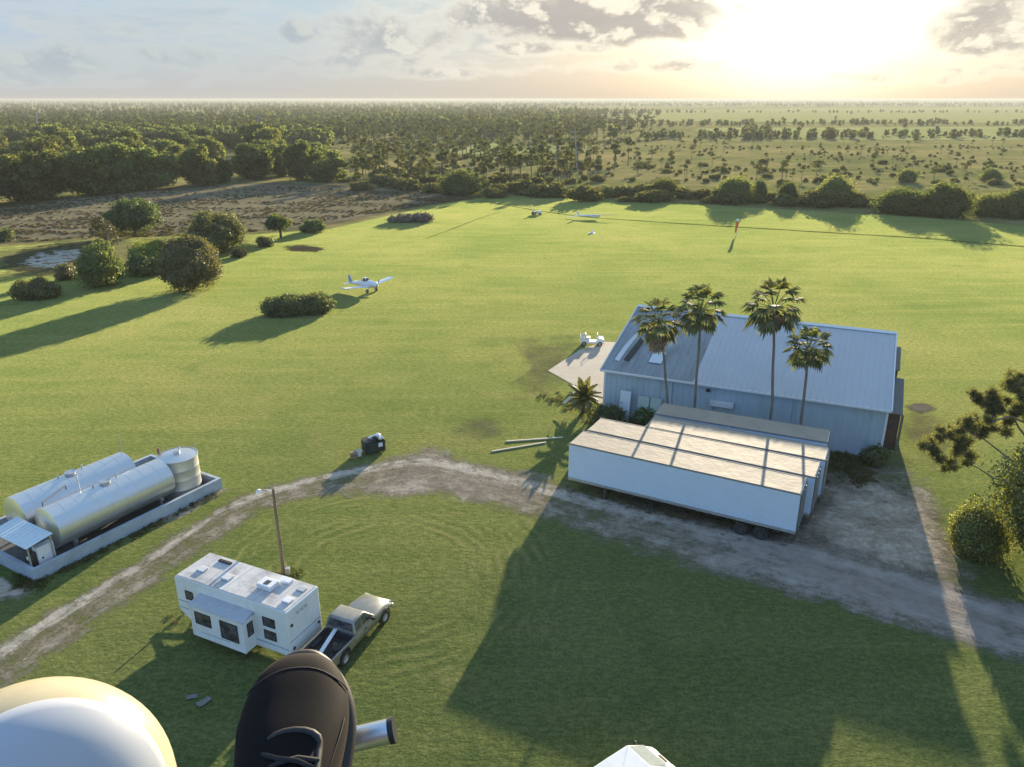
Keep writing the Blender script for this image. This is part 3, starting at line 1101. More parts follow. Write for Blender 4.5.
near_tree('creeper', 651, 409, 36, 393, G['brown'], 900, .2, 'brown scraggly creeper on the hangar wall above the pale panels', 'plant', seed=19, nl=9, mound=True, trunk=False, depth=.3, rz=R(-24))
near_tree('round_bush', 972, 552, 44, 500, G['near'], 14000, .14, 'rounded bush with sunlit yellow green top beside the road', 'bush', seed=20, nl=22, mound=True, trunk=False)
near_tree('broadleaf_tree', 1060, 578, 118, 438, G['near'], 34000, .19, 'leafy green tree cut off by the frame edge beside the rounded bush', seed=21, nl=46, mound=True, boxy=True)


# a pine whose boughs reach in beside the leafy tree
def near_pine():
    rg = np.random.default_rng(5)
    base = P(1062, 520)
    root = empty('pine_tree', base, 0, 'open pine with bare boughs and needle tufts, reaching in over the lawn', 'tree')
    Y0 = base.y
    loc = lambda px, py, dy=0: PY(px, py, Y0 + dy) - base
    tk = MB()
    trunk = [Vector((0, 0, -.1)), loc(1050, 470), loc(1030, 436), loc(1021, 425), loc(1008, 407, .3), loc(998, 396, .4)]
    tk.tube([Vector((0, 0, -.1)), loc(1056, 460), loc(1052, 400), loc(1050, 352)], [.24, .19, .13, .06], 8)
    tk.build('trunk', G['grey_bark'], root, smooth=60)
    br = MB()
    boughs = [[(1055, 470, 0), (1030, 442, .2), (1019, 428, .3), (1008, 408, .5), (997, 396, .6)],
              [(1055, 485, 0), (1025, 470, -.2), (1003, 454, -.4), (985, 440, -.6), (968, 430, -.8)],
              [(1056, 495, 0), (1020, 486, .4), (994, 478, .7), (975, 466, 1.0), (958, 458, 1.1)],
              [(1053, 420, 0), (1035, 402, .3), (1020, 388, .5), (1012, 380, .6)],
              [(1054, 440, 0), (1030, 425, -.6), (1010, 416, -.9), (992, 422, -1.1)]]
    for b in boughs:
        pts = [loc(*q) for q in b]
        br.tube(pts, [.12, .085, .06, .045, .03][:len(pts)], 6)
    br.build('bough', G['grey_bark'], root, smooth=60)
    tufts = [(934, 455), (931, 447), (947, 433), (940, 430), (957, 437), (956, 453), (950, 462), (966, 463), (972, 429), (968, 420), (978, 396), (984, 404), (989, 421), (983, 428), (991, 396), (997, 410),
             (1003, 402), (1010, 418), (1013, 382), (1006, 386), (1021, 407), (1024, 392), (1020, 376), (1028, 420), (962, 446), (1000, 428), (1040, 380), (1045, 360), (1060, 350), (1060, 390), (1075, 410), (1035, 400)]
    C, D = [], []
    tufts = tufts + [(px + rg.uniform(-9, 9), py + rg.uniform(-7, 7)) for (px, py) in tufts for k in range(2)]
    for (px, py) in tufts:
        c = np.array(loc(px, py, rg.uniform(-1, 1))[:])
        n = 220
        d = rand_dirs(n, rg)
        d[:, 2] = d[:, 2] * .9 + .12
        for s in (.25, .5):
            C.append(c + d * rg.uniform(.1, 1, (n, 1)) * np.array([.46, .46, .42]))
            D.append(d)
    C = np.concatenate(C)
    D = np.concatenate(D)
    D += rand_dirs(len(C), rg) * .5
    D /= np.linalg.norm(D, axis=1, keepdims=True)
    side = np.cross(D, rand_dirs(len(C), rg))
    side /= np.linalg.norm(side, axis=1, keepdims=True)
    l = rg.uniform(.2, .38, (len(C), 1))
    V = np.stack([C - D * l * .5 - side * .012, C - D * l * .5 + side * .012, C + D * l * .5 + side * .015, C + D * l * .5 - side * .015], 1).reshape(-1, 3)
    np_obj('needles', V, np.arange(len(V)).reshape(-1, 4), G['needle'], root)


near_pine()


# --- trees of the far woods: a few shapes, each tree an object of its own
def variant(kind, seed, n, leaf, lowres=False):
    rg = np.random.default_rng(seed)
    if kind == 'oak':
        lobes = lobes_round(10, 11, 20 if not lowres else 9, rg, -.12)
        lobes += lobes_mound(9, 6, 8 if not lowres else 3, rg)[1:]
        mat, h, sp, r = G['oak'], 8, 3, .35
    elif kind == 'dome':
        lobes = lobes_mound(10, 11, 30, rg)
        mat, h, sp, r = G['oak'], 8, 2.5, .3
    elif kind == 'pine':
        lobes = []
        for i in range(7 if not lowres else 4):
            z = rg.uniform(.5, .98) * 12
            q = (1.05 - z / 12) * 3.2 + .4
            a = rg.uniform(0, 6.28)
            rr = rg.uniform(.9, 1.6)
            lobes.append((math.cos(a) * q * .7, math.sin(a) * q * .7, z, rr, rr * .6))
        mat, h, sp, r = G['pine'], 11.5, 1.5, .16
    else:
        lobes = lobes_mound(5, 3.2, 9 if not lowres else 5, rg)
        mat, h, sp, r = G['scrub'], 1.5, 1, .1
    V, F = crown_arrays(lobes, n, leaf, rg)
    mats = np.zeros(len(F), int)
    Vs, Fs, Ms = [V], [F], [mats]
    off = len(V)
    if kind != 'pine':
        V2, F2 = core_arrays(lobes, rg, .66)
        a, b, c = V2[F2[:, 0]], V2[F2[:, 1]], V2[F2[:, 2]]
        Vq = np.stack([a, b, c, (a + c) / 2], 1).reshape(-1, 3)
        Vs.append(Vq)
        Fs.append(np.arange(len(Vq)).reshape(-1, 4) + off)
        Ms.append(np.zeros(len(Vq) // 4, int))
        off += len(Vq)
    if kind not in ('scrub', 'dome'):
        tm = trunk_mb(h, r, rg, sp, 3 if kind == 'oak' else 0)
        q = [f for f in tm.f if len(f) == 4]
        Vs.append(np.array(tm.v))
        Fs.append(np.array(q) + off)
        Ms.append(np.ones(len(q), int))
    return np_obj({'oak': 'oak_tree', 'dome': 'dome_tree', 'pine': 'scrub_pine', 'scrub': 'shrub'}[kind], np.concatenate(Vs), np.concatenate(Fs), [mat, G['bark']], midx=np.concatenate(Ms), link=False)


V_OAK = [variant('oak', 30 + i, 3600, .62) for i in range(5)]
V_DOME = [variant('dome', 90 + i, 4200, .5) for i in range(4)]
V_PINE = [variant('pine', 50 + i, 620, .6) for i in range(5)]
V_SHRUB = [variant('scrub', 70 + i, 700, .5) for i in range(5)]


def place(src, px, py, s=1.0, sz=None, label=None, cat='tree', group=None, rz=None):
    o = src.copy()
    COL.objects.link(o)
    o.location = P(px, py)
    sz = sz or s
    o.scale = (s, s, sz)
    o.rotation_euler = (0, 0, random.uniform(0, 6.28) if rz is None else rz)
    tag(o, label, cat, group)
    return o


rr = random.Random(4)
GO = 'broad trees of the dense wood beyond the brown field'
LO = 'broad rounded tree in the dense wood beyond the brown field'
# front row of the wood, then the rows behind it
row = [(-40, 214, 1.35), (-12, 209, 1.3), (20, 205, 1.35), (52, 202, 1.3), (88, 198, 1.2), (120, 195, 1.25), (152, 192, 1.4), (200, 189, 1.15), (222, 186, .8),
       (255, 182, 1.35), (302, 183, 1.15), (328, 184, 1.2)]
for px, py, s in row:
    place(rr.choice(V_OAK), px, py - 3, s * rr.uniform(1.0, 1.35), s * rr.uniform(.8, 1.12), LO, 'tree', GO)
for k, (yy, n, x0, x1) in enumerate([(179, 9, -60, 345), (170, 9, -60, 330), (162, 10, -60, 300), (156, 11, -80, 260)]):
    for i in range(n):
        px = x0 + (x1 - x0) * (i + rr.uniform(.1, .9)) / n
        s = rr.uniform(1.0, 1.6)
        place(rr.choice(V_OAK), px, yy + rr.uniform(-3, 3) - max(0, px - 100) * .015, s, s * rr.uniform(.65, 1.0), LO, 'tree', GO)
# hedgerow along the far side of the lawn
GH = 'low shrubs of the hedgerow along the far side of the lawn'
LH = 'low rounded shrub in the hedgerow along the far side of the lawn'
for i in range(74):
    u = (i + rr.uniform(.0, .9)) / 74
    px = 355 + u * 740
    py = 187 + (px - 355) * .026 + rr.uniform(-4, 4) + (4 if px > 480 else 0)
    s = rr.uniform(.8, 1.6)
    place(rr.choice(V_SHRUB), px, py, s * 1.35, s * rr.uniform(.6, 1.0), LH, 'shrub', GH)
for lab, px, py, w, top in [('rounded tree in the hedgerow, between the glider and the dome tree behind the windsock', 664, 197, 27, 173),
                            ('tall dome tree in the hedgerow, straight behind the windsock', 735, 203, 32, 169),
                            ('narrow tree beside the dome tree behind the windsock', 758, 200, 17, 177),
                            ('small tree in the hedgerow between two dome trees', 787, 203, 20, 180),
                            ('tall dome tree in the hedgerow, above the right end of the hangar', 834, 205, 36, 172),
                            ('broad low tree joined to a darker neighbour in the hedgerow', 900, 213, 44, 181),
                            ('dark broad tree, biggest of the hedgerow trees right of the hangar', 943, 216, 46, 177),
                            ('rounded tree near the frame edge in the hedgerow', 990, 216, 32, 187),
                            ('last rounded tree of the hedgerow, at the frame edge', 1014, 218, 32, 184),
                            ('round tree standing alone beyond the hedgerow, above its broad low tree', 907, 182, 18, 165),
                            ('round tree alone on the scrub near the frame edge', 990, 181, 19, 166),
                            ('dense bush at the corner where lawn, brown field and wood meet', 461, 194, 40, 168)]:
    b, w_, h_ = size_at(px, py, w, top)
    o = place(rr.choice(V_DOME), px, py, w_ / 10.6, h_ / 11.6, lab, 'tree')
# scrub beyond the hedgerow: the nearest pines and bushes, one by one
GP = 'scattered slender pines on the scrubland'
LP = 'slender scattered pine on the scrubland beyond the hedgerow'
GS = 'scattered bushes on the scrubland'
LS = 'rough bush on the scrubland beyond the hedgerow'
for i in range(30):
    px = rr.uniform(350, 660) if i < 25 else rr.uniform(660, 1060)
    place(rr.choice(V_PINE), px, rr.uniform(158, 182), rr.uniform(.5, .9), rr.uniform(.3, .7), LP, 'tree', GP)
for i in range(62):
    px = rr.uniform(340, 1080)
    place(rr.choice(V_SHRUB), px, rr.uniform(162, 186), rr.uniform(.5, 1.2), rr.uniform(.35, .8), LS, 'bush', GS)


# --- the woods that run on to the horizon, too many to count
def scatter(name, coll, pts, idx, scl, rot, label, cat):
    me = bpy.data.meshes.new(name)
    me.from_pydata(pts, [], [])
    a = me.attributes.new('kind', 'INT', 'POINT')
    a.data.foreach_set('value', idx)
    a = me.attributes.new('size', 'FLOAT', 'POINT')
    a.data.foreach_set('value', scl)
    a = me.attributes.new('turn', 'FLOAT', 'POINT')
    a.data.foreach_set('value', rot)
    o = bpy.data.objects.new(name, me)
    COL.objects.link(o)
    g = bpy.data.node_groups.new(name, 'GeometryNodeTree')
    g.interface.new_socket('Geometry', in_out='INPUT', socket_type='NodeSocketGeometry')
    g.interface.new_socket('Geometry', in_out='OUTPUT', socket_type='NodeSocketGeometry')
    N = g.nodes
    gi, go = N.new('NodeGroupInput'), N.new('NodeGroupOutput')
    iop = N.new('GeometryNodeInstanceOnPoints')
    ci = N.new('GeometryNodeCollectionInfo')
    ci.inputs['Collection'].default_value = coll
    ci.inputs['Separate Children'].default_value = True
    ci.inputs['Reset Children'].default_value = True

    def attr(nm, ty):
        nd = N.new('GeometryNodeInputNamedAttribute')
        nd.data_type = ty
        nd.inputs[0].default_value = nm
        return [s for s in nd.outputs if s.enabled][0]
    cx = N.new('ShaderNodeCombineXYZ')
    g.links.new(attr('turn', 'FLOAT'), cx.inputs[2])
    g.links.new(gi.outputs[0], iop.inputs['Points'])
    g.links.new(ci.outputs[0], iop.inputs['Instance'])
    iop.inputs['Pick Instance'].default_value = True
    g.links.new(attr('kind', 'INT'), iop.inputs['Instance Index'])
    er = N.new('FunctionNodeEulerToRotation')
    g.links.new(cx.outputs[0], er.inputs[0])
    g.links.new(er.outputs[0], iop.inputs['Rotation'])
    g.links.new(attr('size', 'FLOAT'), iop.inputs['Scale'])
    g.links.new(iop.outputs[0], go.inputs[0])
    md = o.modifiers.new('scatter', 'NODES')
    md.node_group = g
    tag(o, label, cat, None, 'stuff')


def far_woods():
    lo = []
    for i in range(3):
        lo.append(variant('oak', 130 + i, 380, 1.5, True))
    for i in range(4):
        lo.append(variant('pine', 150 + i, 130, 1.15, True))
    for i in range(3):
        lo.append(variant('scrub', 170 + i, 170, .95, True))
    coll = bpy.data.collections.new('woodland_kinds')
    for i, o in enumerate(lo):
        o.name = 'kind_%02d' % i
        coll.objects.link(o)
    rg = np.random.default_rng(3)
    pts, idx, scl, rot = [], [], [], []

    def put(px, py, k, s):
        q = P(px, py)
        pts.append((q.x, q.y, 0))
        idx.append(k)
        scl.append(s)
        rot.append(rg.uniform(0, 6.28))

    noise2 = lambda x, y: math.sin(x * .031 + 1.3) * math.sin(y * .23 + x * .012) + .6 * math.sin(x * .083 + y * .4)
    n = 0
    while n < 46000:
        px = rg.uniform(-260, 1290)
        u = rg.uniform(0, 1)
        py = 100.4 + 84 * u ** 2.0
        n += 1
        if py > 149 and px < 352:
            continue
        d = P(px, py).y
        nz = noise2(px, py)
        edge = 560 + 60 * math.sin(py * .5)
        if py < 106.5:
            pr, kinds = 1.0, (0, 1, 2, 3, 4)
        elif px > edge + 40 and py < 146:
            # open pasture with broken hedge lines
            on = abs(py - (124.5 + .5 * math.sin(px * .02))) < 1.3 or (abs(py - (138 - (px - 700) * .006)) < 2 and px > 640) or abs(py - 112.5) < .5
            pr, kinds = (.5 if on else .006), (0, 1, 2, 8, 9)
            if abs(px - 757) < 13 and 130 < py < 140:
                pr, kinds = 1.0, (0, 1, 2)
        elif py < 140 and px < edge + 40:
            pr = .8 + .25 * nz
            kinds = (0, 1, 2, 3, 4, 5, 6) if 108 < py < 134 and 250 < px < 600 else (3, 4, 5, 6, 3, 4, 5, 7, 0)
        elif px < 330:
            pr, kinds = .9, (0, 1, 2, 0, 1, 3, 4, 8)
        else:
            pr = ((.34 if py < 150 else .16) + .2 * nz) * (1.5 if px < 600 else .7)
            kinds = (7, 8, 9, 7, 8, 9, 3, 5) if px < 620 else (7, 8, 9, 7, 8, 9, 8, 4)
        if rg.uniform() < pr:
            k = int(rg.choice(kinds))
            s = rg.uniform(.6, 1.15)
            if k >= 7:
                s = rg.uniform(.3, .85)
            if px > edge + 40 and py > 108:
                s *= .55
            if py < 106.5:
                s *= rg.uniform(.8, 1.15)
            put(px, py, k, s)
    # the skyline
    for i in range(1500):
        q = (rg.uniform(-9000, 9000), rg.uniform(7000, 12000), 0)
        pts.append(q)
        idx.append(int(rg.choice((0, 1, 2))))
        scl.append(rg.uniform(.8, 1.5))
        rot.append(rg.uniform(0, 6.28))
    scatter('far_woods', coll, pts, idx, scl, rot, 'hazy pine and oak woodland running out to the horizon', 'woodland')


far_woods()


def field_tufts():
    G['dry'] = leafy('dry_tufts', (.1, .082, .048), (.2, .165, .1), .35, .3, hue=.02, gloss=0, tcol=(1.5, 1.3, .9))
    coll = bpy.data.collections.new('tuft_kinds')
    for i in range(4):
        rg = np.random.default_rng(210 + i)
        lobes = lobes_mound(2.4, .75, 5, rg)
        o = foliage('tuft_%02d' % i, lobes, 90, .34, [G['dry'], G['dry'], G['scrub'], G['olive']][i], None, rg, link=False)
        coll.objects.link(o)
    rg = np.random.default_rng(77)
    pts, idx, scl, rot = [], [], [], []
    top = lambda x: 206 - 23 * min(1, max(0, x / 250)) if x < 250 else 183 + (x - 250) * .056
    bot = lambda x: 245 - x * .044 if x < 250 else 234 - (x - 250) * .15
    for i in range(9000):
        px = rg.uniform(-90, 480)
        py = rg.uniform(top(px) + 1, max(top(px) + 2, bot(px) - 2))
        if 0 < px < 110 and 244 < py < 276:
            continue
        nz = math.sin(px * .05 + py * .3) + math.sin(py * .9 - px * .02)
        if rg.uniform() > .5 + .35 * nz:
            continue
        q = P(px, py)
        pts.append((q.x, q.y, 0.02))
        idx.append(int(rg.choice((0, 1, 0, 1, 2, 3))))
        scl.append(rg.uniform(.2, .5))
        rot.append(rg.uniform(0, 6.28))
    scatter('field_tufts', coll, pts, idx, scl, rot, 'dry brown grass tufts and weeds over the rough field', 'weeds')


field_tufts()


def lawn_weeds():
    G['turf'] = leafy('turf_tufts', (.06, .082, .03), (.115, .125, .05), .4, .3, hue=.03, gloss=0, tcol=(1.6, 1.5, .9))
    coll = bpy.data.collections.new('turf_kinds')
    for i in range(4):
        rg = np.random.default_rng(310 + i)
        lobes = [(rg.uniform(-.7, .7), rg.uniform(-.7, .7), .12, .3, .28) for k in range(7)]
        o = foliage('turf_%02d' % i, lobes, 110, .2, [G['turf'], G['turf'], G['turf'], G['dry']][i], None, rg, link=False, core=False)
        coll.objects.link(o)
    rg = np.random.default_rng(78)
    pts, idx, scl, rot = [], [], [], []

    def put(q, k, s):
        pts.append((q[0], q[1], .02))
        idx.append(k)
        scl.append(s)
        rot.append(rg.uniform(0, 6.28))
    road = [P(*p) for p in ((0, 669), (60, 627), (150, 570), (240, 510), (300, 490), (360, 478), (430, 470), (500, 488), (570, 507), (650, 530), (730, 548), (810, 568), (900, 594), (1024, 634))]

    def off_road(x, y):
        for a, b in zip(road, road[1:]):
            d = b - a
            t_ = max(0, min(1, ((x - a.x) * d.x + (y - a.y) * d.y) / (d.x ** 2 + d.y ** 2)))
            if (x - a.x - d.x * t_) ** 2 + (y - a.y - d.y * t_) ** 2 < 3.2 ** 2:
                return False
        return True
    n = 0
    while n < 0:
        y = 22 + 95 * rg.uniform() ** 1.3
        x = rg.uniform(-.8, .8) * (y + 12)
        nz = math.sin(x * .31 + 1.7 * math.sin(y * .13)) + math.sin(y * .27 + 1.3 * math.sin(x * .19)) + .7 * math.sin(x * .9 + y * .7)
        n += 1
        if rg.uniform() > .42 + .25 * nz:
            continue
        u, d = (Vector((x, y, 0)) - HANG0).dot(HANGE), (Vector((x, y, 0)) - HANG0).dot(HANGN)
        if (-6 < u < 26 and -16 < d < 26) or not off_road(x, y):
            continue
        if -35 < x < -20 and 38 < y < 57:
            continue
        put((x, y), int(rg.choice((0, 1, 2, 2, 3), p=(.28, .28, .2, .14, .1))), rg.uniform(.16, .42))
    # rank growth at the feet of walls and things nobody mows round
    def along(a, b, n_, s0, s1, w):
        for i in range(n_):
            q = a.lerp(b, rg.uniform())
            put((q.x + rg.normal() * w, q.y + rg.normal() * w), int(rg.integers(0, 4)), rg.uniform(s0, s1))
    A, B = P(610, 425), P(860, 462)
    along(A, B, 200, .2, .6, .5)
    along(P(600, 420), P(640, 440), 90, .3, .7, .8)
    along(P(835, 455), P(850, 478), 120, .3, .7, 1.0)
    along(P(36, 585), P(226, 490), 110, .15, .35, .2)
    along(P(20, 580), P(36, 585), 30, .2, .5, .3)
    along(P(545, 395), P(600, 415), 60, .2, .4, .7)
    along(P(572, 486), P(790, 542), 40, .12, .25, .9)
    along(P(176, 607), P(266, 652), 40, .15, .3, .6)
    along(P(284, 577), P(284, 579), 14, .3, .6, .3)
    scatter('weeds', coll, pts, idx, scl, rot, 'weeds and long grass at the feet of walls and trailers', 'grass')


HANG0 = Vector((8.55, 66.24, 0))
HANGE = Vector((21.36, -9.68, 0)).normalized()
HANGN = Vector((-HANGE.y, HANGE.x, 0))
lawn_weeds()
# ------------------------------------------------------------------ hangar
M['wall_blue'] = paint('pale_blue_sheet_steel', (.42, .52, .58), .5, .0, vary=.07, scale=.6, dirt=(.3, .36, .38), dirt_amt=.6, dirt_scale=.6, stretch=(1, 1, .25))
M['roof_new'] = paint('newer_roof_sheet', (.44, .47, .505), .42, .25, vary=.05, scale=.4, dirt=(.4, .44, .47), dirt_amt=.3, dirt_scale=.35)
M['roof_old'] = paint('older_roof_sheet', (.25, .29, .31), .55, .15, vary=.16, scale=.7, dirt=(.15, .15, .135), dirt_amt=.75, dirt_scale=.45, stretch=(1, .3, 1))
M['trim_white'] = paint('white_trim', (.7, .72, .72), .45, vary=.05)
M['shade_brown'] = paint('shaded_bay_sheet', (.09, .06, .05), .7, vary=.3, dirt=(.16, .06, .04), dirt_amt=.5)  # dark reddish brown; the shade inside the bays is put into the colour
M['grey_sheet'] = paint('grey_lean_to_roof', (.15, .15, .14), .6, vary=.1)
M['pale_panel'] = paint('pale_panel', (.6, .68, .7), .5, vary=.05)
M['panel_green'] = paint('pale_green_panel', (.42, .5, .45), .5, vary=.07)
M['shade_below'] = paint('opening_shade', (.05, .046, .04), .9, vary=.2)


def ribs(mb, L, z0, z1, at, period=.5, w=.07, h=.035):
    """standing-rib sheet of length L; at(u, t, lift) gives the surface point, t from z0 to z1"""
    xs = []
    n = int(L / period)
    xs.append((0, 0))
    for i in range(1, n):
        c = i * L / n
        xs += [(c - w, 0), (c - w * .4, h), (c + w * .4, h), (c + w, 0)]
    xs.append((L, 0))
    v = []
    for x, lf in xs:
        v += [at(x, z0, lf), at(x, z1, lf)]
    f = [(2 * i, 2 * i + 2, 2 * i + 3, 2 * i + 1) for i in range(len(xs) - 1)]
    mb.add(v, f)


HA = Vector((8.55, 66.24, 0))
HE = math.atan2(-9.68, 21.36)
HL, HD, EAVE, RIDGE = 23.4, 11.5, 4.5, 7.55
SPLIT = 8.0


def hangar():
    root = empty('hangar', HA, HE, 'pale blue metal hangar with ribbed roof, older grey sheets at its left end', 'hangar')
    mb = MB()
    ribs(mb, HL, 0, EAVE - .02, lambda u, t, l: (u, -l, t), .5)
    mb.build('front_wall', M['wall_blue'], root, recalc=False)
    mb = MB()
    D2 = HD + .35
    # gable walls and the back wall
    for x in (0.0, HL):
        mb.add([(x, 0.02, 0), (x, D2, 0), (x, D2, RIDGE - .1), (x, HD, RIDGE - .06), (x, 0.02, EAVE - .06)], [(0, 1, 2, 3, 4)])
    mb.add([(0, D2, 0), (HL, D2, 0), (HL, D2, RIDGE - .1), (0, D2, RIDGE - .1)], [(0, 1, 2, 3)])
    mb.build('gable_wall', M['wall_blue'], root, recalc=False)
    k = (RIDGE - EAVE) / HD
    ov = .35

    def slope(u, t, l):
        return (u, t, EAVE + k * t + .03 + l)
    mb = MB()
    ribs(mb, HL - SPLIT + .25, -ov, HD, lambda u, t, l: slope(u + SPLIT, t, l), .5)
    mb.build('roof', M['roof_new'], root, recalc=False)
    mb = MB()
    ribs(mb, SPLIT + .28, -ov, HD, lambda u, t, l: slope(u - .3, t, l - .025), .5)
    mb.build('old_roof', M['roof_old'], root, recalc=False)['label'] = 'older stained grey roof sheets'
    # ridge cap, eave gutter, verge and corner trims
    mb = MB()
    mb.prism([(HD - .28, RIDGE + .0), (HD, RIDGE + .13), (HD + .28, RIDGE + .0), (HD + .28, RIDGE + .06), (HD, RIDGE + .19), (HD - .28, RIDGE + .06)], -.32, HL + .3, 'x')
    mb.build('ridge_cap', M['trim_white'], root, recalc=True)
    mb = MB()
    mb.box(-.3, HL + .27, -ov - .13, -ov - .005, EAVE - .22, EAVE - .06)
    mb.build('gutter', M['trim_white'], root)
    for x in (-.36, HL + .28):
        mb = MB()
        a, b = (x, -ov - .1, EAVE - k * ov - .02), (x, HD, RIDGE + .02)
        mb.bar(a, b, .1, .26)
        mb.build('verge_trim', M['trim_white'], root)
    for x in (-.03, HL + .03):
        mb = MB()
        mb.box(x - .09, x + .09, -.07, .08, 0, EAVE - .2)
        mb.build('corner_trim', M['trim_white'], root)
    # sheet torn up near the left verge; dark quad painted for the shade below
    mb = MB()
    mb.add([slope(1.15, 1.6, .03), slope(1.75, 1.4, .03), slope(2.15, 5.0, .03), slope(1.6, 5.6, .03)], [(0, 1, 2, 3)])
    mb.build('roof_opening_shade', M['shade_below'], root, recalc=False)
    mb = MB()
    pts = []
    for i in range(7):
        s = i / 6
        pts += [slope(.85 + .5 * s, 1.2 + 5.0 * s, .06 + .12 * math.sin(s * 3)), slope(.45 + .75 * s, 1.2 + 5.0 * s, .42 * math.sin(.35 + s * 2.3) + .05)]
    mb.add(pts, [(2 * i, 2 * i + 1, 2 * i + 3, 2 * i + 2) for i in range(6)])
    mb.build('lifted_sheet', M['trim_white'], root, smooth=60, recalc=False)
    mb = MB()
    mb.box(0, 1.15, 0, 1.9, 0, .025)
    o = mb.build('patch_sheet', M['pale_panel'], root)
    o.location = slope(3.5, 1.7, .05)
    o.rotation_euler = (math.atan(k), 0, 0)
    # wall lamp, window unit, downpipes, conduit
    p = MB()
    p.box(9.15, 9.5, -.22, -.04, 3.7, 3.95)
    p.build('wall_lamp', M['black'], root, bevel=.02)
    p = MB()
    p.box(9.6, 11.6, -.45, -.04, 2.55, 3.05)
    p.build('window_unit', M['white'], root, bevel=.03)
    for x in (6.1, 9.7, 16.4):
        p = MB()
        p.box(x, x + .1, -.14, -.04, .1, EAVE - .3)
        p.build('downpipe', M['wall_blue'], root)
    # lean-to bays on the right gable
    k = .26
    for (y0, y1, w, h, nm) in ((2.4, 7.6, 1.15, 3.2, 'lean_to'), (7.65, 11.4, .7, 5.3, 'tall_bay')):
        p = MB()
        p.prism([(y0, 0), (y1, 0), (y1, h + k * (y1 - y0)), (y0, h)], HL + .1, HL + w, 'x')
        p.build(nm, M['shade_brown'], root)
        p = MB()
        p.prism([(y0 - .12, h + .004), (y1, h + .006 + k * (y1 - y0)), (y1, h + .09 + k * (y1 - y0)), (y0 - .12, h + .088)], HL + .1, HL + w + .14, 'x')
        p.build(nm + '_roof', M['grey_sheet'], root)
    p = MB()
    p.box(HL + 1.2, HL + 1.4, 2.3, 2.42, 0, 3.2)
    p.build('door_leaf', M['grey_sheet'], root)
    return root


hangar()


def hang_pt(u, d, z=0):
    c, s = math.cos(HE), math.sin(HE)
    return HA + Vector((c * u - s * d, s * u + c * d, z))


# panels leaning on the wall by the left corner
def leaning_panel(u, d, w, h, t, mat, name, label):
    root_o = MB().box(0, w, 0, t, 0, h).build(name, mat, None, bevel=.015)
    root_o.location = hang_pt(u, d)
    root_o.rotation_euler = (R(-9), 0, HE)
    tag(root_o, label, 'panel', 'panels leaning on the hangar wall')


leaning_panel(1.75, -1.25, .95, 2.9, .07, M['pale_panel'], 'leaning_panel', 'bright bluish white panel, tallest of those leaning on the hangar wall')
leaning_panel(3.25, -.75, 1.05, 2.5, .06, M['panel_green'], 'leaning_panel', 'pale green panel leaning on the wall between two others')
leaning_panel(4.4, -.75, 1.0, 2.5, .06, M['panel_green'], 'leaning_panel', 'pale green panel leaning nearest the trailers')


# ------------------------------------------------------------------ semi trailers
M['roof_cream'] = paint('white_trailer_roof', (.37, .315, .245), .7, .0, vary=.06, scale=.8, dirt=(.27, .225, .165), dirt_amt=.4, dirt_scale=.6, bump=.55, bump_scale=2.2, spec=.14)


def wheel(parent, x, y, r, w, face=1, name='wheel', rim_r=.58, rim='rim'):
    """a wheel about the y axis with tyre, rim and hub"""
    t = MB()
    prof = [(r * .6, -w / 2), (r * .9, -w / 2), (r, -w * .32), (r, w * .32), (r * .9, w / 2), (r * .6, w / 2)]
    Mx = Matrix.Translation((x, y, r)) @ Matrix.Rotation(R(90), 4, 'X')
    t.lathe(prof + [prof[0]], 20, Mx)
    o = t.build(name, M['rubber'], parent, smooth=40)
    q = MB()
    f = -face
    q.lathe([(.001, f * w * .30), (r * .16, f * w * .32), (r * .2, f * w * .16), (r * .48, f * w * .2), (r * .55, f * w * .44), (r * rim_r + .02, f * w * .46), (r * rim_r + .02, -f * w * .4), (.001, -f * w * .4)], 18, Mx)
    q.build('rim', M[rim], o, smooth=35)
    return o


M['dull_rail'] = paint('dull_rail', (.24, .23, .21), .75, .1, vary=.2)
M['door_shade_grey'] = paint('shaded_grey_door', (.13, .135, .14), .6, vary=.15, dirt=(.08, .07, .06), dirt_amt=.5)  # grey darkened to carry the shade on the trailers' rear ends


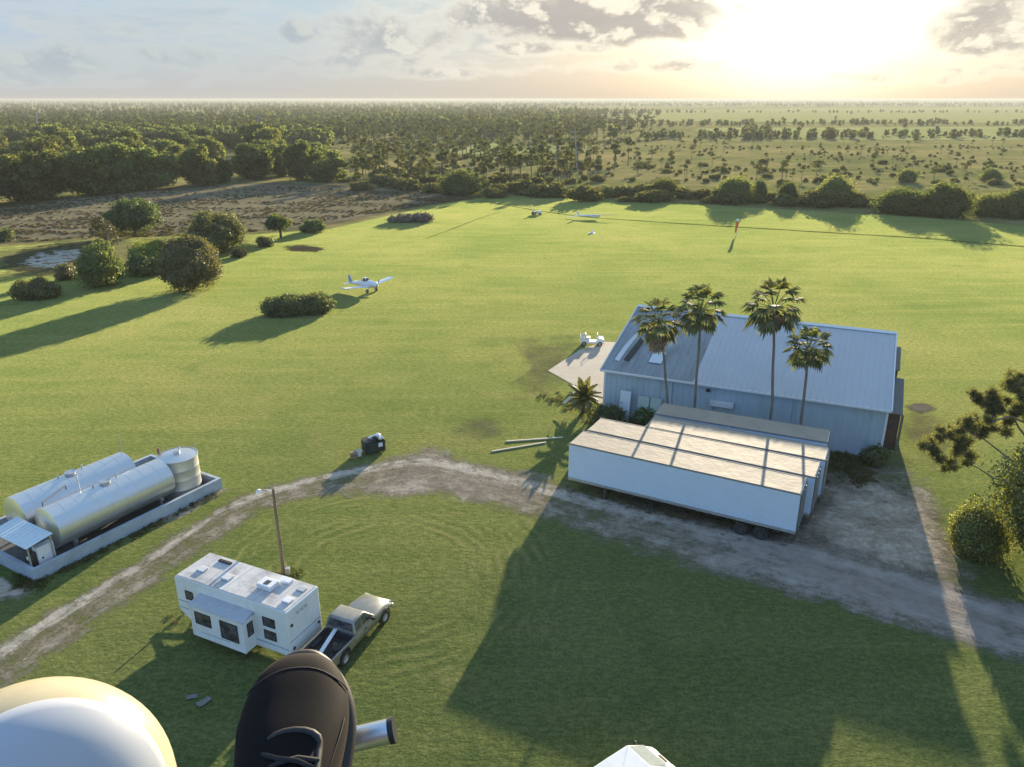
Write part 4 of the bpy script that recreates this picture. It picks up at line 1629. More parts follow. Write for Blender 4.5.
def semi_trailer(p0, p1, W, label, Hh=4.05, z0=1.12, group='semi trailers parked beside the hangar'):
    """box trailer from its left front roof corner to its right front corner"""
    p0, p1 = Vector(p0), Vector(p1)
    d = p1 - p0
    L = d.length
    rz = math.atan2(d.y, d.x)
    root = empty('semi_trailer', (p0.x, p0.y, 0), rz, label, 'trailer', group)
    b = MB()
    b.box(0, L, 0, W, z0 + .16, Hh - .08)
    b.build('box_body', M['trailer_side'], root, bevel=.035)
    b = MB()      # panel seams on the near side, in relief
    r = MB()
    # roof skin, a little slack between its bows
    nx, ny = 40, 4
    vs = []
    rg = np.random.default_rng(int(p0.x * 10))
    for i in range(nx + 1):
        for j in range(ny + 1):
            e = (0 < i < nx) and (0 < j < ny)
            vs.append((.06 + (L - .12) * i / nx, .06 + (W - .12) * j / ny, Hh + (rg.normal() * .008 - (.012 if i % 2 else 0) if e else 0)))
    r.add(vs, [(i * (ny + 1) + j, (i + 1) * (ny + 1) + j, (i + 1) * (ny + 1) + j + 1, i * (ny + 1) + j + 1) for i in range(nx) for j in range(ny)])
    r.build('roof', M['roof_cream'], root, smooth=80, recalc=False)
    t = MB()
    for y in (-.012, W - .048):
        t.box(0, L, y, y + .06, Hh - .12, Hh + .015)
    t.build('top_rail', M['dull_rail'], root)
    t = MB()
    for y in (-.02, W - .03):
        t.box(.0, L, y, y + .05, z0, z0 + .16)
    for i in range(1, 36):
        t.box(L * i / 36 - .02, L * i / 36 + .02, -.028, -.019, z0 + .2, z0 + .26)
    t.build('bottom_rail', M['rail'], root)
    u = MB()
    u.box(.1, L - .1, .05, W - .05, z0 - .02, z0 + .13)
    for y in (W / 2 - .5, W / 2 + .42):
        u.box(L * .1, L - .2, y, y + .08, z0 - .28, z0 - .02)
    for i in range(24):
        x = .4 + (L - .8) * i / 23
        u.box(x - .05, x + .05, .06, W - .06, z0 - .14, z0 - .021)
    u.build('underframe', M['chassis'], root)
    # landing legs, tandem axles
    for y in (.45, W - .45):
        lg = MB()
        lg.box(2.7, 2.86, y - .08, y + .08, .05, z0 - .02)
        lg.box(2.62, 2.94, y - .15, y + .15, 0.0, .05)
        lg.build('landing_leg', M['chassis'], root)
    for x in (L - 3.45, L - 2.15):
        ax = MB().cyl((x, .3, .5), (x, W - .3, .5), .07, n=8)
        ax.build('axle', M['chassis'], root)
        for y, f in ((.30, -1), (W - .30, 1)):
            wheel(root, x, y, .5, .5, f, rim='chassis')
    # rear doors with lock rods, lamps and bumper
    for y0 in (.04, W / 2 + .01):
        dr = MB().box(L - .005, L + .05, y0, y0 + W / 2 - .05, z0 + .17, Hh - .14)
        do = dr.build('rear_door', M['door_shade_grey'], root, bevel=.01)
        rd = MB()
        for k in (.3, .75):
            rd.cyl((L + .085, y0 + (W / 2) * k, z0 + .1), (L + .085, y0 + (W / 2) * k, Hh - .12), .022, n=6)
        rd.build('lock_rod', M['rail'], do)
    bp = MB()
    bp.box(L - .1, L, .4, W - .4, .5, .6)
    for y in (.6, W - .7):
        bp.box(L - .09, L - .01, y, y + .1, .6, z0)
    bp.build('bumper', M['chassis'], root)
    for y in (.12, W - .3):
        MB().box(L, L + .03, y, y + .18, z0 + .02, z0 + .12).build('tail_lamp', M['red_lens'], root)
    for y in (.12, W - .72):
        MB().box(L - 1.3, L - 1.27, y, y + .6, .18, z0 - .03).build('mud_flap', M['black'], root)
    return root


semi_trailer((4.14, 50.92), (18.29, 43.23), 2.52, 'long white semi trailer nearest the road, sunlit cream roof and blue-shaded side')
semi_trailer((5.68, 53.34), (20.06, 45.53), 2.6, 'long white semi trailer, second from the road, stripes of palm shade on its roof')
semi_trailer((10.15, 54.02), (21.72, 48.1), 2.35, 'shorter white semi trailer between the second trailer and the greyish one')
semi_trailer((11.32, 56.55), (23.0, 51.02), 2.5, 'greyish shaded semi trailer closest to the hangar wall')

# ------------------------------------------------------------------ palms
G['palm'] = leafy('palm_fans', (.075, .095, .04), (.19, .21, .1), .45, .6, hue=.03, gloss=.02)
G['palm_dead'] = leafy('dead_palm_fans', (.17, .14, .09), (.28, .225, .15), .25, .8, hue=.02, tcol=(1.3, 1.1, .8))


def fan(mb_v, mb_f, hub, d, r, rg, droop=.25, n=11, spread=2.6):
    d = d.normalized()
    s = d.cross(Vector((0, 0, 1)))
    if s.length < .05:
        s = Vector((1, 0, 0))
    s.normalize()
    for i in range(n):
        a = (i / (n - 1) - .5) * spread
        t = d * math.cos(a) + s * math.sin(a)
        L = r * (1 - .28 * abs(a) / (spread / 2)) * rg.uniform(.85, 1.1)
        w = L * .13
        q = s * math.cos(a) - d * math.sin(a)
        m1 = hub + t * L * .55 + Vector((0, 0, rg.uniform(-.04, .06)))
        tip = hub + t * L - Vector((0, 0, droop * L * rg.uniform(.6, 1.4)))
        k = len(mb_v)
        mb_v += [hub, m1 - q * w, tip, m1 + q * w]
        mb_f.append((k, k + 1, k + 2, k + 3))


def palm(base, crown, label, cr=2.1, nl=44, skirt=26, skirt_len=1.6, seed=0, tr=.15):
    rg = random.Random(seed)
    base = Vector(base)
    c = Vector(crown) - base
    root = empty('palm_tree', base, 0, label, 'palm tree', 'tall fan palms along the hangar wall')
    pts = []
    for i in range(9):
        s = i / 8
        pts.append(Vector((c.x * (s ** 1.6), c.y * s ** 1.6, -.1 + (c.z + .1) * s)) + Vector((rg.uniform(-.04, .04), 0, 0)))
    MB().tube(pts, [tr * 1.7] + [tr * (1.1 - .3 * i / 8) for i in range(1, 9)], 10).build('trunk', G['grey_bark'], root, smooth=60)
    v, f = [], []
    st = MB()
    for i in range(nl):
        a = i * 2.39996 + rg.uniform(-.3, .3)
        el = R(80) - R(125) * (i / nl) ** .9
        d = Vector((math.cos(a) * math.cos(el), math.sin(a) * math.cos(el), math.sin(el)))
        pl = cr * rg.uniform(.5, .66)
        hub = c + d * pl + Vector((0, 0, .12))
        st.tube([c, c + d * pl * .6 + Vector((0, 0, .08)), hub], [.03, .022, .015], 4, False)
        fd = d + Vector((0, 0, -.35 + rg.uniform(-.15, .1)))
        fan(v, f, hub, fd, cr * rg.uniform(.44, .58), rg, .3)
    mb = MB()
    mb.add(v, f)
    mb.add(st.v, st.f)
    mb.build('crown', G['palm'], root, recalc=False)
    v, f = [], []
    for i in range(skirt):
        a = i * 2.39996
        s = (i / skirt)
        z = -skirt_len * s * .75
        sl = .4 + .45 * (1 - s)
        hub = c + Vector((math.cos(a) * sl, math.sin(a) * sl, z - .25))
        fan(v, f, hub, Vector((math.cos(a) * .35, math.sin(a) * .35, -1)), rg.uniform(.6, .95), rg, .05, 7, 1.5)
    mb = MB()
    mb.add(v, f)
    mb.build('dead_skirt', G['palm_dead'], root, recalc=False)
    return root


for i, (bx, by, cx, cy, lab, cr, sk, sl) in enumerate([
        (667, 433, 659, 322, 'first fan palm from the left, longest skirt of brown dead fronds', 2.15, 44, 2.6),
        (692, 437, 701, 311, 'second fan palm from the left, full round crown and short brown skirt', 2.3, 22, 1.2),
        (768, 450, 774, 308, 'third fan palm from the left, tallest trunk of the four', 2.45, 30, 1.5),
        (797, 454, 809, 350, 'fourth fan palm from the left, the shortest, with small crown', 2.0, 14, .8)]):
    b = P(bx, by)
    c = PY(cx, cy, b.y)
    palm(b, c, lab, cr, 34, sk, sl, seed=20 + i, tr=.115)


def low_palm():
    rg = random.Random(9)
    b = P(583, 412)
    root = empty('low_palm', b, 0, 'low feathery palm catching the sun beside the left corner of the hangar', 'palm')
    v, f = [], []
    h = 1.5
    MB().tube([(0, 0, -.1), (0, 0, h)], [.2, .17], 8).build('trunk', G['bark'], root, smooth=60)
    for i in range(34):
        a = i * 2.39996
        el = R(82) - R(100) * (i / 34)
        L = rg.uniform(1.5, 2.1)
        d = Vector((math.cos(a) * math.cos(el), math.sin(a) * math.cos(el), math.sin(el)))
        p = Vector((0, 0, h))
        s = Vector((-math.sin(a), math.cos(a), 0))
        seg = 9
        for k in range(seg):
            q = p + d * (L / seg)
            d = (d + Vector((0, 0, -.11))).normalized()
            w = .38 * math.sin(math.pi * (k + .8) / (seg + .8))
            for sg in (-1, 1):
                n = len(v)
                v += [p, q, q + s * sg * w + d * .12 - Vector((0, 0, .08)), p + s * sg * w * .9 + d * .05 - Vector((0, 0, .08))]
                f.append((n, n + 1, n + 2, n + 3))
            p = q
    MB().add(v, f).build('crown', leafy('feather_palm', (.07, .075, .02), (.19, .18, .06), .4, .8), root, recalc=False)


low_palm()
# ------------------------------------------------------------------ tank farm
def tank_farm():
    c0 = Vector((-28.9, 39.55, 0))          # near-left outside corner of the bund
    rz = math.atan2(.862, .507)
    L, W, hb = 14.0, 8.2, .85
    col_w = paint('bund_block', (.36, .43, .5), .85, vary=.1, scale=1.0, dirt=(.25, .27, .28), dirt_amt=.5, dirt_scale=.7, bump=.1)
    root = empty('bund_wall', c0, rz, 'low grey-blue block wall around the fuel tanks', 'wall')
    m = MB()
    t = .25
    m.box(0, L, 0, t, 0, hb)
    m.box(0, L, W - t, W, 0, hb)
    m.box(0, t, t, W - t, 0, hb)
    m.box(L - t, L, t, W - t, 0, hb)
    m.build('wall', col_w, root)
    m = MB()
    m.box(t + .002, L - t - .002, t + .002, W - t - .002, .0, .06)
    m.build('slab', paint('bund_floor', (.13, .125, .115), .9, vary=.25, dirt=(.06, .055, .05), dirt_amt=.6), root)
    Mloc = Matrix.Translation(c0) @ Matrix.Rotation(rz, 4, 'Z')

    def tank(x0, x1, y, r, zc, label, nsad, seed):
        o = Mloc @ Vector((x0, y, 0))
        rt = empty('fuel_tank', o, rz, label, 'tank', 'silver horizontal fuel tanks in the walled bund')
        Lx = x1 - x0
        b = MB()
        prof = [(.001, -.16), (r * .5, -.14), (r * .9, -.05), (r, 0)]
        k = 9
        for i in range(k + 1):
            z = Lx * i / k
            prof += [(r, z)] if i in (0, k) else [(r, z - .025), (r + .007, z - .02), (r + .007, z + .02), (r, z + .025)]
        prof += [(r * .9, Lx + .05), (r * .5, Lx + .14), (.001, Lx + .16)]
        Mx = Matrix.Translation((0, 0, zc)) @ Matrix.Rotation(R(90), 4, 'Y')
        b.lathe(prof, 44, Mx)
        b.build('shell', M['tank'], rt, smooth=35)
        for i in range(nsad):
            x = Lx * (.12 + .76 * i / max(1, nsad - 1))
            s = MB()
            for yy in (-r * .62, r * .62):
                s.box(x - .09, x + .09, yy - .1, yy + .1, .06, zc - r * .75)
            s.box(x - .12, x + .12, -r * .8, r * .8, zc - r * .86, zc - r * .72)
            s.build('saddle', M['rail'], rt)
        h = MB()
        x = Lx * .5
        h.cyl((x, 0, zc + r - .03), (x, 0, zc + r + .12), .32, n=18)
        h.cyl((x, 0, zc + r + .12), (x, 0, zc + r + .16), .38, n=18)
        h.build('hatch', M['galv'], rt, smooth=40)
        for dx, hh in ((.9, .3), (-.8, .22), (.35, .2)):
            MB().cyl((x + dx, .1, zc + r - .03), (x + dx, .1, zc + r + hh), .06, n=8).build('valve', M['galv'], rt)
        return rt

    t1 = tank(2.3, 10.6, 1.95, 1.38, 1.95, 'nearer of the two long silver horizontal fuel tanks, beside the front bund wall', 2, 1)
    t2 = tank(2.1, 10.0, 5.25, 1.38, 1.95, 'farther of the two long silver horizontal fuel tanks, behind the other', 2, 2)
    # vents and thin pipes
    MB().cyl((7.7, -.2, 3.2), (7.7, -.2, 4.9), .03, n=6).build('vent_pipe', M['galv'], t2)
    MB().cyl((2.6, .3, 3.25), (2.6, .3, 4.6), .025, n=6).build('vent_pipe', M['galv'], t1)
    p = MB()
    p.tube([(.3, .6, 3.25), (.3, .6, 3.5), (2.4, 1.6, 3.5), (2.4, 1.6, 3.2)], .035, 6)
    p.build('pipe', M['dark_steel'], t1)
    # upright round tank
    o = Mloc @ Vector((12.1, 2.05, 0))
    v = empty('silo_tank', o, rz, 'short upright round metal tank at the right end of the bund', 'tank')
    b = MB()
    r, h = 1.38, 3.0
    prof = [(r, .06)]
    for i in range(1, 4):
        z = h * i / 4
        prof += [(r, z - .03), (r + .012, z), (r, z + .03)]
    prof += [(r, h), (r + .05, h), (r + .05, h + .05), (r - .02, h + .06)]
    b.lathe(prof, 40)
    b.build('shell', M['tank_up'], v, smooth=30)
    MB().lathe([(r - .02, h + .03), (r * .5, h + .14), (.15, h + .2), (.001, h + .2)], 32).build('lid', M['tank'], v, smooth=50)
    MB().cyl((.0, 0, h + .17), (0, 0, h + .36), .22, n=16).build('hatch', M['galv'], v)
    MB().cyl((.55, .45, h + .05), (.55, .45, h + .4), .05, n=8).build('vent_pipe', M['galv'], v)
    lad = MB()
    for y in (-.2, .2):
        lad.bar((r + .1, y, .06), (r + .1, y, h + .3), .04)
    for i in range(10):
        lad.bar((r + .1, -.2, .35 + i * .29), (r + .1, .2, .35 + i * .29), .03)
    lad.build('ladder', M['galv'], v)
    # pump machinery between the tank ends
    pm = empty('pump', Mloc @ Vector((11.0, 3.9, 0)), rz, 'bluish pump and pipework behind the near tank, beside the upright tank', 'pump')
    b = MB()
    b.box(-.5, .5, -.4, .4, .06, 1.9)
    b.build('housing', paint('blue_steel', (.10, .2, .26), .5, vary=.2), pm, bevel=.06)
    b = MB()
    b.cyl((0, 0, 1.9), (0, 0, 2.5), .3, .25, 14)
    b.cyl((-.5, 0, 2.2), (.8, 0, 2.2), .14, n=12)
    b.build('motor', M['dark_steel'], pm, smooth=40)
    b = MB()
    b.cyl((.7, -.3, .06), (.7, -.3, 3.4), .1, n=8)
    b.build('stand_pipe', paint('rust_pipe', (.3, .15, .1), .7), pm)
    # pump shelter with sloping sheet roof and white cabinet
    s = empty('pump_shelter', Mloc @ Vector((.35, 2.3, 0)), rz, 'small shelter with pale sheet roof over the white cabinet', 'shelter')
    b = MB()
    for i in range(11):
        y0 = -1.9 + i * .36
        b.box(-.25, 1.45, y0, y0 + .33, 0, .03, Matrix.Translation((0, 0, 2.15)) @ Matrix.Rotation(R(-8), 4, 'Y'))
        b.box(-.25, 1.45, y0 + .33, y0 + .36, 0, .05, Matrix.Translation((0, 0, 2.15)) @ Matrix.Rotation(R(-8), 4, 'Y'))
    b.build('roof', M['pale_panel'], s)
    for x, y, h in ((-.1, -1.75, 2.1), (1.3, -1.75, 2.3), (-.1, 1.9, 2.1), (1.3, 1.9, 2.3)):
        MB().box(x - .04, x + .04, y - .04, y + .04, .06, h).build('post', M['rail'], s)
    cb = empty('cabinet', Mloc @ Vector((.75, .62, 0)), rz, 'white metal pump cabinet under the sheet roof', 'cabinet')
    MB().box(0, 1.05, 0, .5, .35, 1.75).build('body', M['white'], cb, bevel=.02)
    MB().box(.04, 1.01, -.022, -.002, .4, 1.7).build('door', M['white'], cb, bevel=.008)
    MB().box(.22, .32, -.05, -.022, .95, 1.05).build('handle', M['black'], cb)
    for x in (.04, .93):
        MB().box(x, x + .08, .2, .3, .06, .35).build('leg', M['dark_steel'], cb)
    d = empty('fuel_pump', Mloc @ Vector((.45, 1.3, 0)), rz, 'dark fuel pump standing in the shade of the shelter', 'pump')
    MB().box(-.1, .3, -.6, -.1, .06, 1.5).build('body', M['dark_steel'], d, bevel=.03)
    MB().cyl((-.14, -.35, 1.2), (-.1, -.35, 1.2), .14, n=14).build('dial', M['lamp_lens'], d)
    hs = MB().tube([(-.15, -.2, 1.0), (-.3, -.1, .5), (-.2, .3, .3), (.1, .7, .25), (.3, .9, .6)], .03, 6)
    hs.build('hose', M['black'], d, smooth=60)


M['tank'] = paint('silver_tank_paint', (.62, .65, .68), .32, .75, vary=.06, scale=1.2, dirt=(.5, .48, .44), dirt_amt=.3)
M['tank_up'] = paint('dull_silver', (.6, .6, .58), .4, .6, vary=.1, scale=1.0, dirt=(.4, .38, .34), dirt_amt=.4, stretch=(1, 1, .3))
tank_farm()


# ------------------------------------------------------------------ travel trailer
def rv():
    rz = math.atan2(34.31 - 37.55, -10.18 + 17.07)
    o = Vector((-18.35, 35.5, 0))
    L, W, z0, z1 = 7.75, 2.5, .55, 3.3
    root = empty('travel_trailer', o, rz, 'white travel trailer with stained roof and slide-out on its near side', 'camper')
    b = MB()
    prof = [(0, 1.15), (.0, z1 - .12), (.14, z1), (L - .06, z1), (L, z1 - .06), (L, z0 + .05), (L - .05, z0), (1.1, z0), (.5, z0 + .2)]
    b.prism([(x, z) for x, z in prof], 0, W)
    b.build('body', M['rv_white'], root, bevel=.05)
    b = MB().box(.16, L - .1, .05, W - .05, z1 + .003, z1 + .035)
    b.build('roof', M['rv_roof'], root, bevel=.02)
    b = MB()
    for i, x in enumerate((.9, 2.05, 3.2, 4.1, 5.4, 6.6)):
        b.box(x, x + (.05 if i != 2 else .22), .06, W - .06, z1 + .035, z1 + .047)
    b.build('roof_seam', M['rv_seam'], root)
    # slide-out room
    x0, x1, dep, s0, s1 = 1.85, 5.5, .8, .6, 2.5
    s = MB()
    s.box(x0, x1, -dep, .0, s0, s1)
    so = s.build('slide_out', M['rv_white'], root, bevel=.03)
    s = MB()
    s.add([(x0 - .05, -dep - .06, s1 + .03), (x1 + .05, -dep - .06, s1 + .03), (x1 + .05, -.004, s1 + .2), (x0 - .05, -.004, s1 + .2),
           (x0 - .05, -dep - .06, s1 + .0), (x1 + .05, -dep - .06, s1 + .0), (x1 + .05, -.004, s1 + .17), (x0 - .05, -.004, s1 + .17)],
          [(0, 1, 2, 3), (7, 6, 5, 4), (0, 4, 5, 1), (1, 5, 6, 2), (2, 6, 7, 3), (3, 7, 4, 0)])
    s.build('awning', M['rv_awning'], so)
    t = MB()
    t.box(x0 - .02, x1 + .02, -dep - .025, -dep - .002, s0, s0 + .1)
    for x in (x0 - .02, x1 - .08):
        t.box(x, x + .1, -dep - .03, -dep - .002, s0 + .1, s1)
    t.box(x0 - .02, x1 + .02, -dep - .03, -dep - .002, s1 - .09, s1 + .0)
    t.build('slide_trim', M['rv_white'], so)

    def window(par, axis, a0, a1, z0_, z1_, at, sgn=-1):
        f = MB()
        g = MB()
        w = .05
        e = .035
        def bx(mb, a, b_, c, d_, q0, q1):
            lo, hi = min(q0, q1), max(q0, q1)
            if axis == 'y':
                mb.box(a, b_, lo, hi, c, d_)
            else:
                mb.box(lo, hi, a, b_, c, d_)
        q = at + sgn * .003
        bx(f, a0 - w, a1 + w, z0_ - w, z0_, q, q + sgn * e)
        bx(f, a0 - w, a1 + w, z1_, z1_ + w, q, q + sgn * e)
        bx(f, a0 - w, a0, z0_, z1_, q, q + sgn * e)
        bx(f, a1, a1 + w, z0_, z1_, q, q + sgn * e)
        fo = f.build('window', M['black'], par)
        bx(g, a0, a1, z0_, z1_, q, q + sgn * .02)
        g.build('pane', M['glass'], fo)
    # windows of the slide-out count as its own parts
    window(so, 'y', x0 + .35, x0 + 1.35, 1.5, 2.15, -dep)
    window(so, 'y', x0 + 2.1, x0 + 3.2, 1.15, 2.15, -dep)
    window(so, 'x', -dep + .3, -.2, 1.5, 2.2, x1, 1)
    window(root, 'y', .75, 1.2, 2.05, 2.5, 0)
    window(root, 'y', 6.15, 6.85, 2.1, 2.55, 0)
    window(root, 'y', 6.15, 6.85, 1.3, 1.75, 0)
    # moulding lines, storage hatches
    m = MB()
    m.box(.1, 1.3, -.014, -.002, 1.75, 1.8)
    m.box(.05, 1.3, -.014, -.002, 1.3, 1.34)
    m.box(5.12, L - .05, -.014, -.002, .95, 1.0)
    m.build('moulding', M['rv_line'], root)
    MB().box(x0 + .6, x0 + 2.6, -dep - .012, -dep - .002, .95, .98).build('moulding', M['rv_line'], so)
    MB().box(L - 1.1, L - .5, -.02, -.002, .7, .95).build('storage_hatch', M['rv_white'], root, bevel=.006)
    # end wall: lamps, vents and the decal strokes
    for (y, z) in ((.28, 2.35), (.28, .95), (2.28, 1.2)):
        Mx = Matrix.Translation((L, y, z)) @ Matrix.Rotation(R(90), 4, 'Y')
        MB().lathe([(.001, .03), (.09, .03), (.1, .0)], 14, Mx).build('tail_lamp', M['black'], root)
    d = MB()
    rg = random.Random(3)
    for i in range(5):
        y = .75 + i * .16
        d.box(L + .002, L + .008, y, y + .11, 2.72 + .03 * (i % 2), 2.78 + .05 * ((i + 1) % 2))
    d.box(L + .002, L + .008, .7, 1.55, 2.86, 2.89)
    d.build('decal', M['rv_line'], root)
    m = MB()
    m.box(L + .0, L + .012, .02, W - .02, 1.42, 1.46)
    m.build('moulding', M['rv_line'], root)
    # roof gear
    def rbox(n, x, y, w, d_, h, mat, bev=.04):
        return MB().box(x, x + w, y, y + d_, z1 + .036, z1 + .036 + h).build(n, mat, root, bevel=bev)
    ac = rbox('air_conditioner', 4.95, .95, .95, .72, .3, M['white'])
    MB().box(5.3, 5.6, 1.1, 1.45, z1 + .338, z1 + .35).build('grille', M['dark_steel'], ac)
    rbox('roof_vent', .85, .75, .5, .45, .1, M['rv_seam'])
    rbox('roof_vent', 2.65, .72, .55, .5, .12, M['rv_seam'])
    rbox('roof_vent', 5.6, 1.85, .75, .45, .16, M['white'])
    rbox('roof_vent', 6.95, .55, .5, .45, .1, M['white'])
    rbox('roof_vent', 6.95, 1.65, .5, .4, .08, M['rv_awning'])
    rbox('roof_vent', 1.25, 1.95, .9, .22, .1, M['dark_steel'])
    # running gear
    for x in (3.35, 4.25):
        for y, f in ((.28, -1), (W - .28, 1)):
            wheel(root, x, y, .34, .24, f)
    fr = MB()
    for y in (.45, W - .5):
        fr.box(.3, L + .25, y, y + .08, z0 - .16, z0 - .01)
    fr.bar((.6, .5, .5), (-1.0, W / 2, .48), .09)
    fr.bar((.6, W - .5, .5), (-1.0, W / 2, .48), .09)
    fr.build('frame', M['chassis'], root)
    MB().cyl((-.75, W / 2, 0), (-.75, W / 2, 1.0), .05, n=8).build('jack', M['rail'], root)
    MB().box(L + .16, L + .26, .15, W - .15, z0 - .15, z0 - .03).build('bumper', M['dark_steel'], root)


M['rv_white'] = paint('camper_siding', (.71, .74, .75), .4, vary=.04, dirt=(.52, .53, .5), dirt_amt=.3, dirt_scale=.8)
M['rv_roof'] = paint('stained_camper_roof', (.54, .52, .5), .55, vary=.14, scale=1.0, dirt=(.24, .225, .22), dirt_amt=.7, dirt_scale=.75, bump=.3, bump_scale=3)
M['rv_seam'] = paint('roof_seam_coating', (.6, .6, .6), .5, vary=.08)
M['rv_awning'] = paint('grey_awning', (.4, .42, .44), .6, vary=.12)
M['rv_line'] = paint('grey_blue_line', (.25, .31, .38), .5)
rv()


# ------------------------------------------------------------------ pickup truck
def pickup():
    rear = Vector((-10.0, 31.6, 0))
    heading = Vector((.405, .914, 0)).normalized()
    rz = math.atan2(heading.y, heading.x)
    root = empty('pickup_truck', rear, rz, 'grey tan pickup truck with open bed, parked at the end of the travel trailer', 'pickup truck')
    root.scale = (1.07, 1.08, 1.04)
    Lx = 5.55
    hw = .93
    body = M['tan_metal']

    def sec(x, w, zb, zt, rr_=.09, tuck=.07):
        """body ring, rounded shoulders; w half width"""
        pts = [(-w + tuck, zb), (-w, zb + .22), (-w - .005, (zb + zt) / 2 + .05), (-w + .03, zt - rr_), (-w + .03 + rr_, zt)]
        o = [Vector((x, y, z)) for y, z in pts] + [Vector((x, -y, z)) for y, z in reversed(pts)]
        return o
    m = MB()
    # cab floor and front end as one shell, from the back of the cab to the bumper
    m.loft([sec(2.05, hw, .42, 1.02, .05), sec(2.6, hw, .42, 1.04, .05), sec(3.75, hw, .42, 1.05, .06), sec(3.95, hw, .42, 1.09, .12),
            sec(4.6, hw - .01, .42, 1.07, .14), sec(5.1, hw - .03, .42, 1.0, .16), sec(5.38, hw - .08, .44, .9, .16), sec(5.48, hw - .14, .48, .78, .12)])
    m.build('front_body', body, root, smooth=50)
    # bed: two sides with flare, floor, tailgate, head board
    for s in (-1, 1):
        b = MB()
        pr = [(0, .55), (0, 1.04), (2.05, 1.04), (2.05, .55), (1.62, .45), (1.55, .78), (1.3, .92), (1.0, .92), (.75, .78), (.68, .5), (.1, .5)]
        b.prism(pr, s * (hw - .09), s * hw)
        b.build('bed_side', body, root, bevel=.025)
    MB().box(.05, 2.04, -hw + .09, hw - .09, .58, .64).build('bed_floor', M['bed_liner'], root)
    ln = MB()
    for s in (-1, 1):
        ln.box(.06, 2.04, s * (hw - .105) - .012, s * (hw - .105) + .012, .64, 1.0)
        ln.box(.75, 1.55, min(s * (hw - .12), s * (hw - .3)), max(s * (hw - .12), s * (hw - .3)), .64, .86)
    ln.box(2.0, 2.045, -hw + .09, hw - .09, .64, 1.02)
    ln.build('bed_liner', M['bed_liner'], root)
    tg = MB().box(-.03, .05, -hw + .1, hw - .1, .55, 1.02).build('tailgate', body, root, bevel=.02)
    MB().box(-.05, -.03, -.12, .12, .84, .9).build('handle', M['black'], tg)
    MB().box(-.2, -.04, -hw + .03, hw - .03, .42, .56).build('rear_bumper', M['rail'], root, bevel=.03)
    for s in (-1, 1):
        MB().box(-.035, .03, min(s * (hw - .095), s * (hw + .004)), max(s * (hw - .095), s * (hw + .004)), .68, .95).build('tail_lamp', M['red_lens'], root)
    # cab
    c = MB()
    def ring(x0, x1, w, z):
        return [Vector((x0, -w, z)), Vector((x1, -w, z)), Vector((x1, w, z)), Vector((x0, w, z))]
    c.loft([ring(2.06, 3.85, hw - .03, 1.03), ring(2.1, 3.72, hw - .06, 1.16), ring(2.2, 3.22, hw - .19, 1.66), ring(2.3, 3.08, hw - .24, 1.73)], True, True)
    c.build('cab', body, root, bevel=.05, smooth=30)

    def pane(name, q):
        MB().add(q, [(0, 1, 2, 3)]).build(name, M['glass'], root, recalc=False)
    def lerp(a, b, t):
        return a + (b - a) * t
    def cabpt(x, s, z, off=.012):
        t = (z - 1.16) / .5
        return (x, s * (lerp(hw - .06, hw - .19, t) + off), z)
    for s in (-1, 1):
        pane('side_window', [cabpt(2.22, s, 1.19), cabpt(2.74, s, 1.19), cabpt(2.74, s, 1.6), cabpt(2.3, s, 1.6)])
        pane('side_window', [cabpt(2.8, s, 1.19), cabpt(3.6, s, 1.19), cabpt(3.2, s, 1.6), cabpt(2.8, s, 1.6)])
    pane('rear_window', [(2.1 - .0, -.72, 1.2), (2.1 - .0, .72, 1.2), (2.18, .64, 1.6), (2.18, -.64, 1.6)])
    pane('windscreen', [(3.735, -.78, 1.17), (3.735, .78, 1.17), (3.26, .66, 1.63), (3.26, -.66, 1.63)])
    for s in (-1, 1):
        mb = MB().box(3.35, 3.47, min(s * (hw + .02), s * (hw + .2)), max(s * (hw + .02), s * (hw + .2)), 1.12, 1.28)
        mb.bar((3.42, s * (hw - .06), 1.14), (3.42, s * (hw + .06), 1.16), .04)
        mb.build('door_mirror', M['black'], root, bevel=.02)
        d = MB()
        for x in (2.76, 3.78):
            d.box(x, x + .012, min(s * (hw + .002), s * (hw + .007)), max(s * (hw + .002), s * (hw + .007)), .55, 1.02)
        d.box(2.86, 3.0, min(s * (hw + .004), s * (hw + .025)), max(s * (hw + .004), s * (hw + .025)), .9, .94)
        d.build('door_line', M['black'], root)
        MB().box(5.36, 5.47, min(s * .52, s * .8), max(s * .52, s * .8), .72, .86).build('headlight', M['lamp_lens'], root, bevel=.03)
    MB().box(5.42, 5.6, -hw + .08, hw - .08, .42, .6).build('front_bumper', M['rail'], root, bevel=.05)
    MB().box(5.44, 5.5, -.48, .48, .64, .8).build('grille', M['black'], root)
    for x in (1.15, 4.62):
        for s in (-1, 1):
            wheel(root, x, s * (hw - .1), .37, .25, s)
            if x > 4:
                Mx = Matrix.Translation((x, s * (hw + .003), .4)) @ Matrix.Rotation(R(90), 4, 'X')
                MB().lathe([(.405, -.012), (.47, -.012), (.47, .012), (.405, .012), (.405, -.012)], 24, Mx).build('arch_trim', M['black'], root)
    # load in the bed
    Ml = Matrix.Translation(rear) @ Matrix.Rotation(rz, 4, 'Z') @ Matrix.Diagonal((1.07, 1.08, 1.04, 1))
    p = MB().bar((.15, -.15, 1.06), (2.06, .25, 1.1), .2, .04)
    o = p.build('plank', M['white'], None)
    o.matrix_world = Ml
    tag(o, 'white board laid lengthwise across the pickup bed', 'board')
    rgb = random.Random(2)
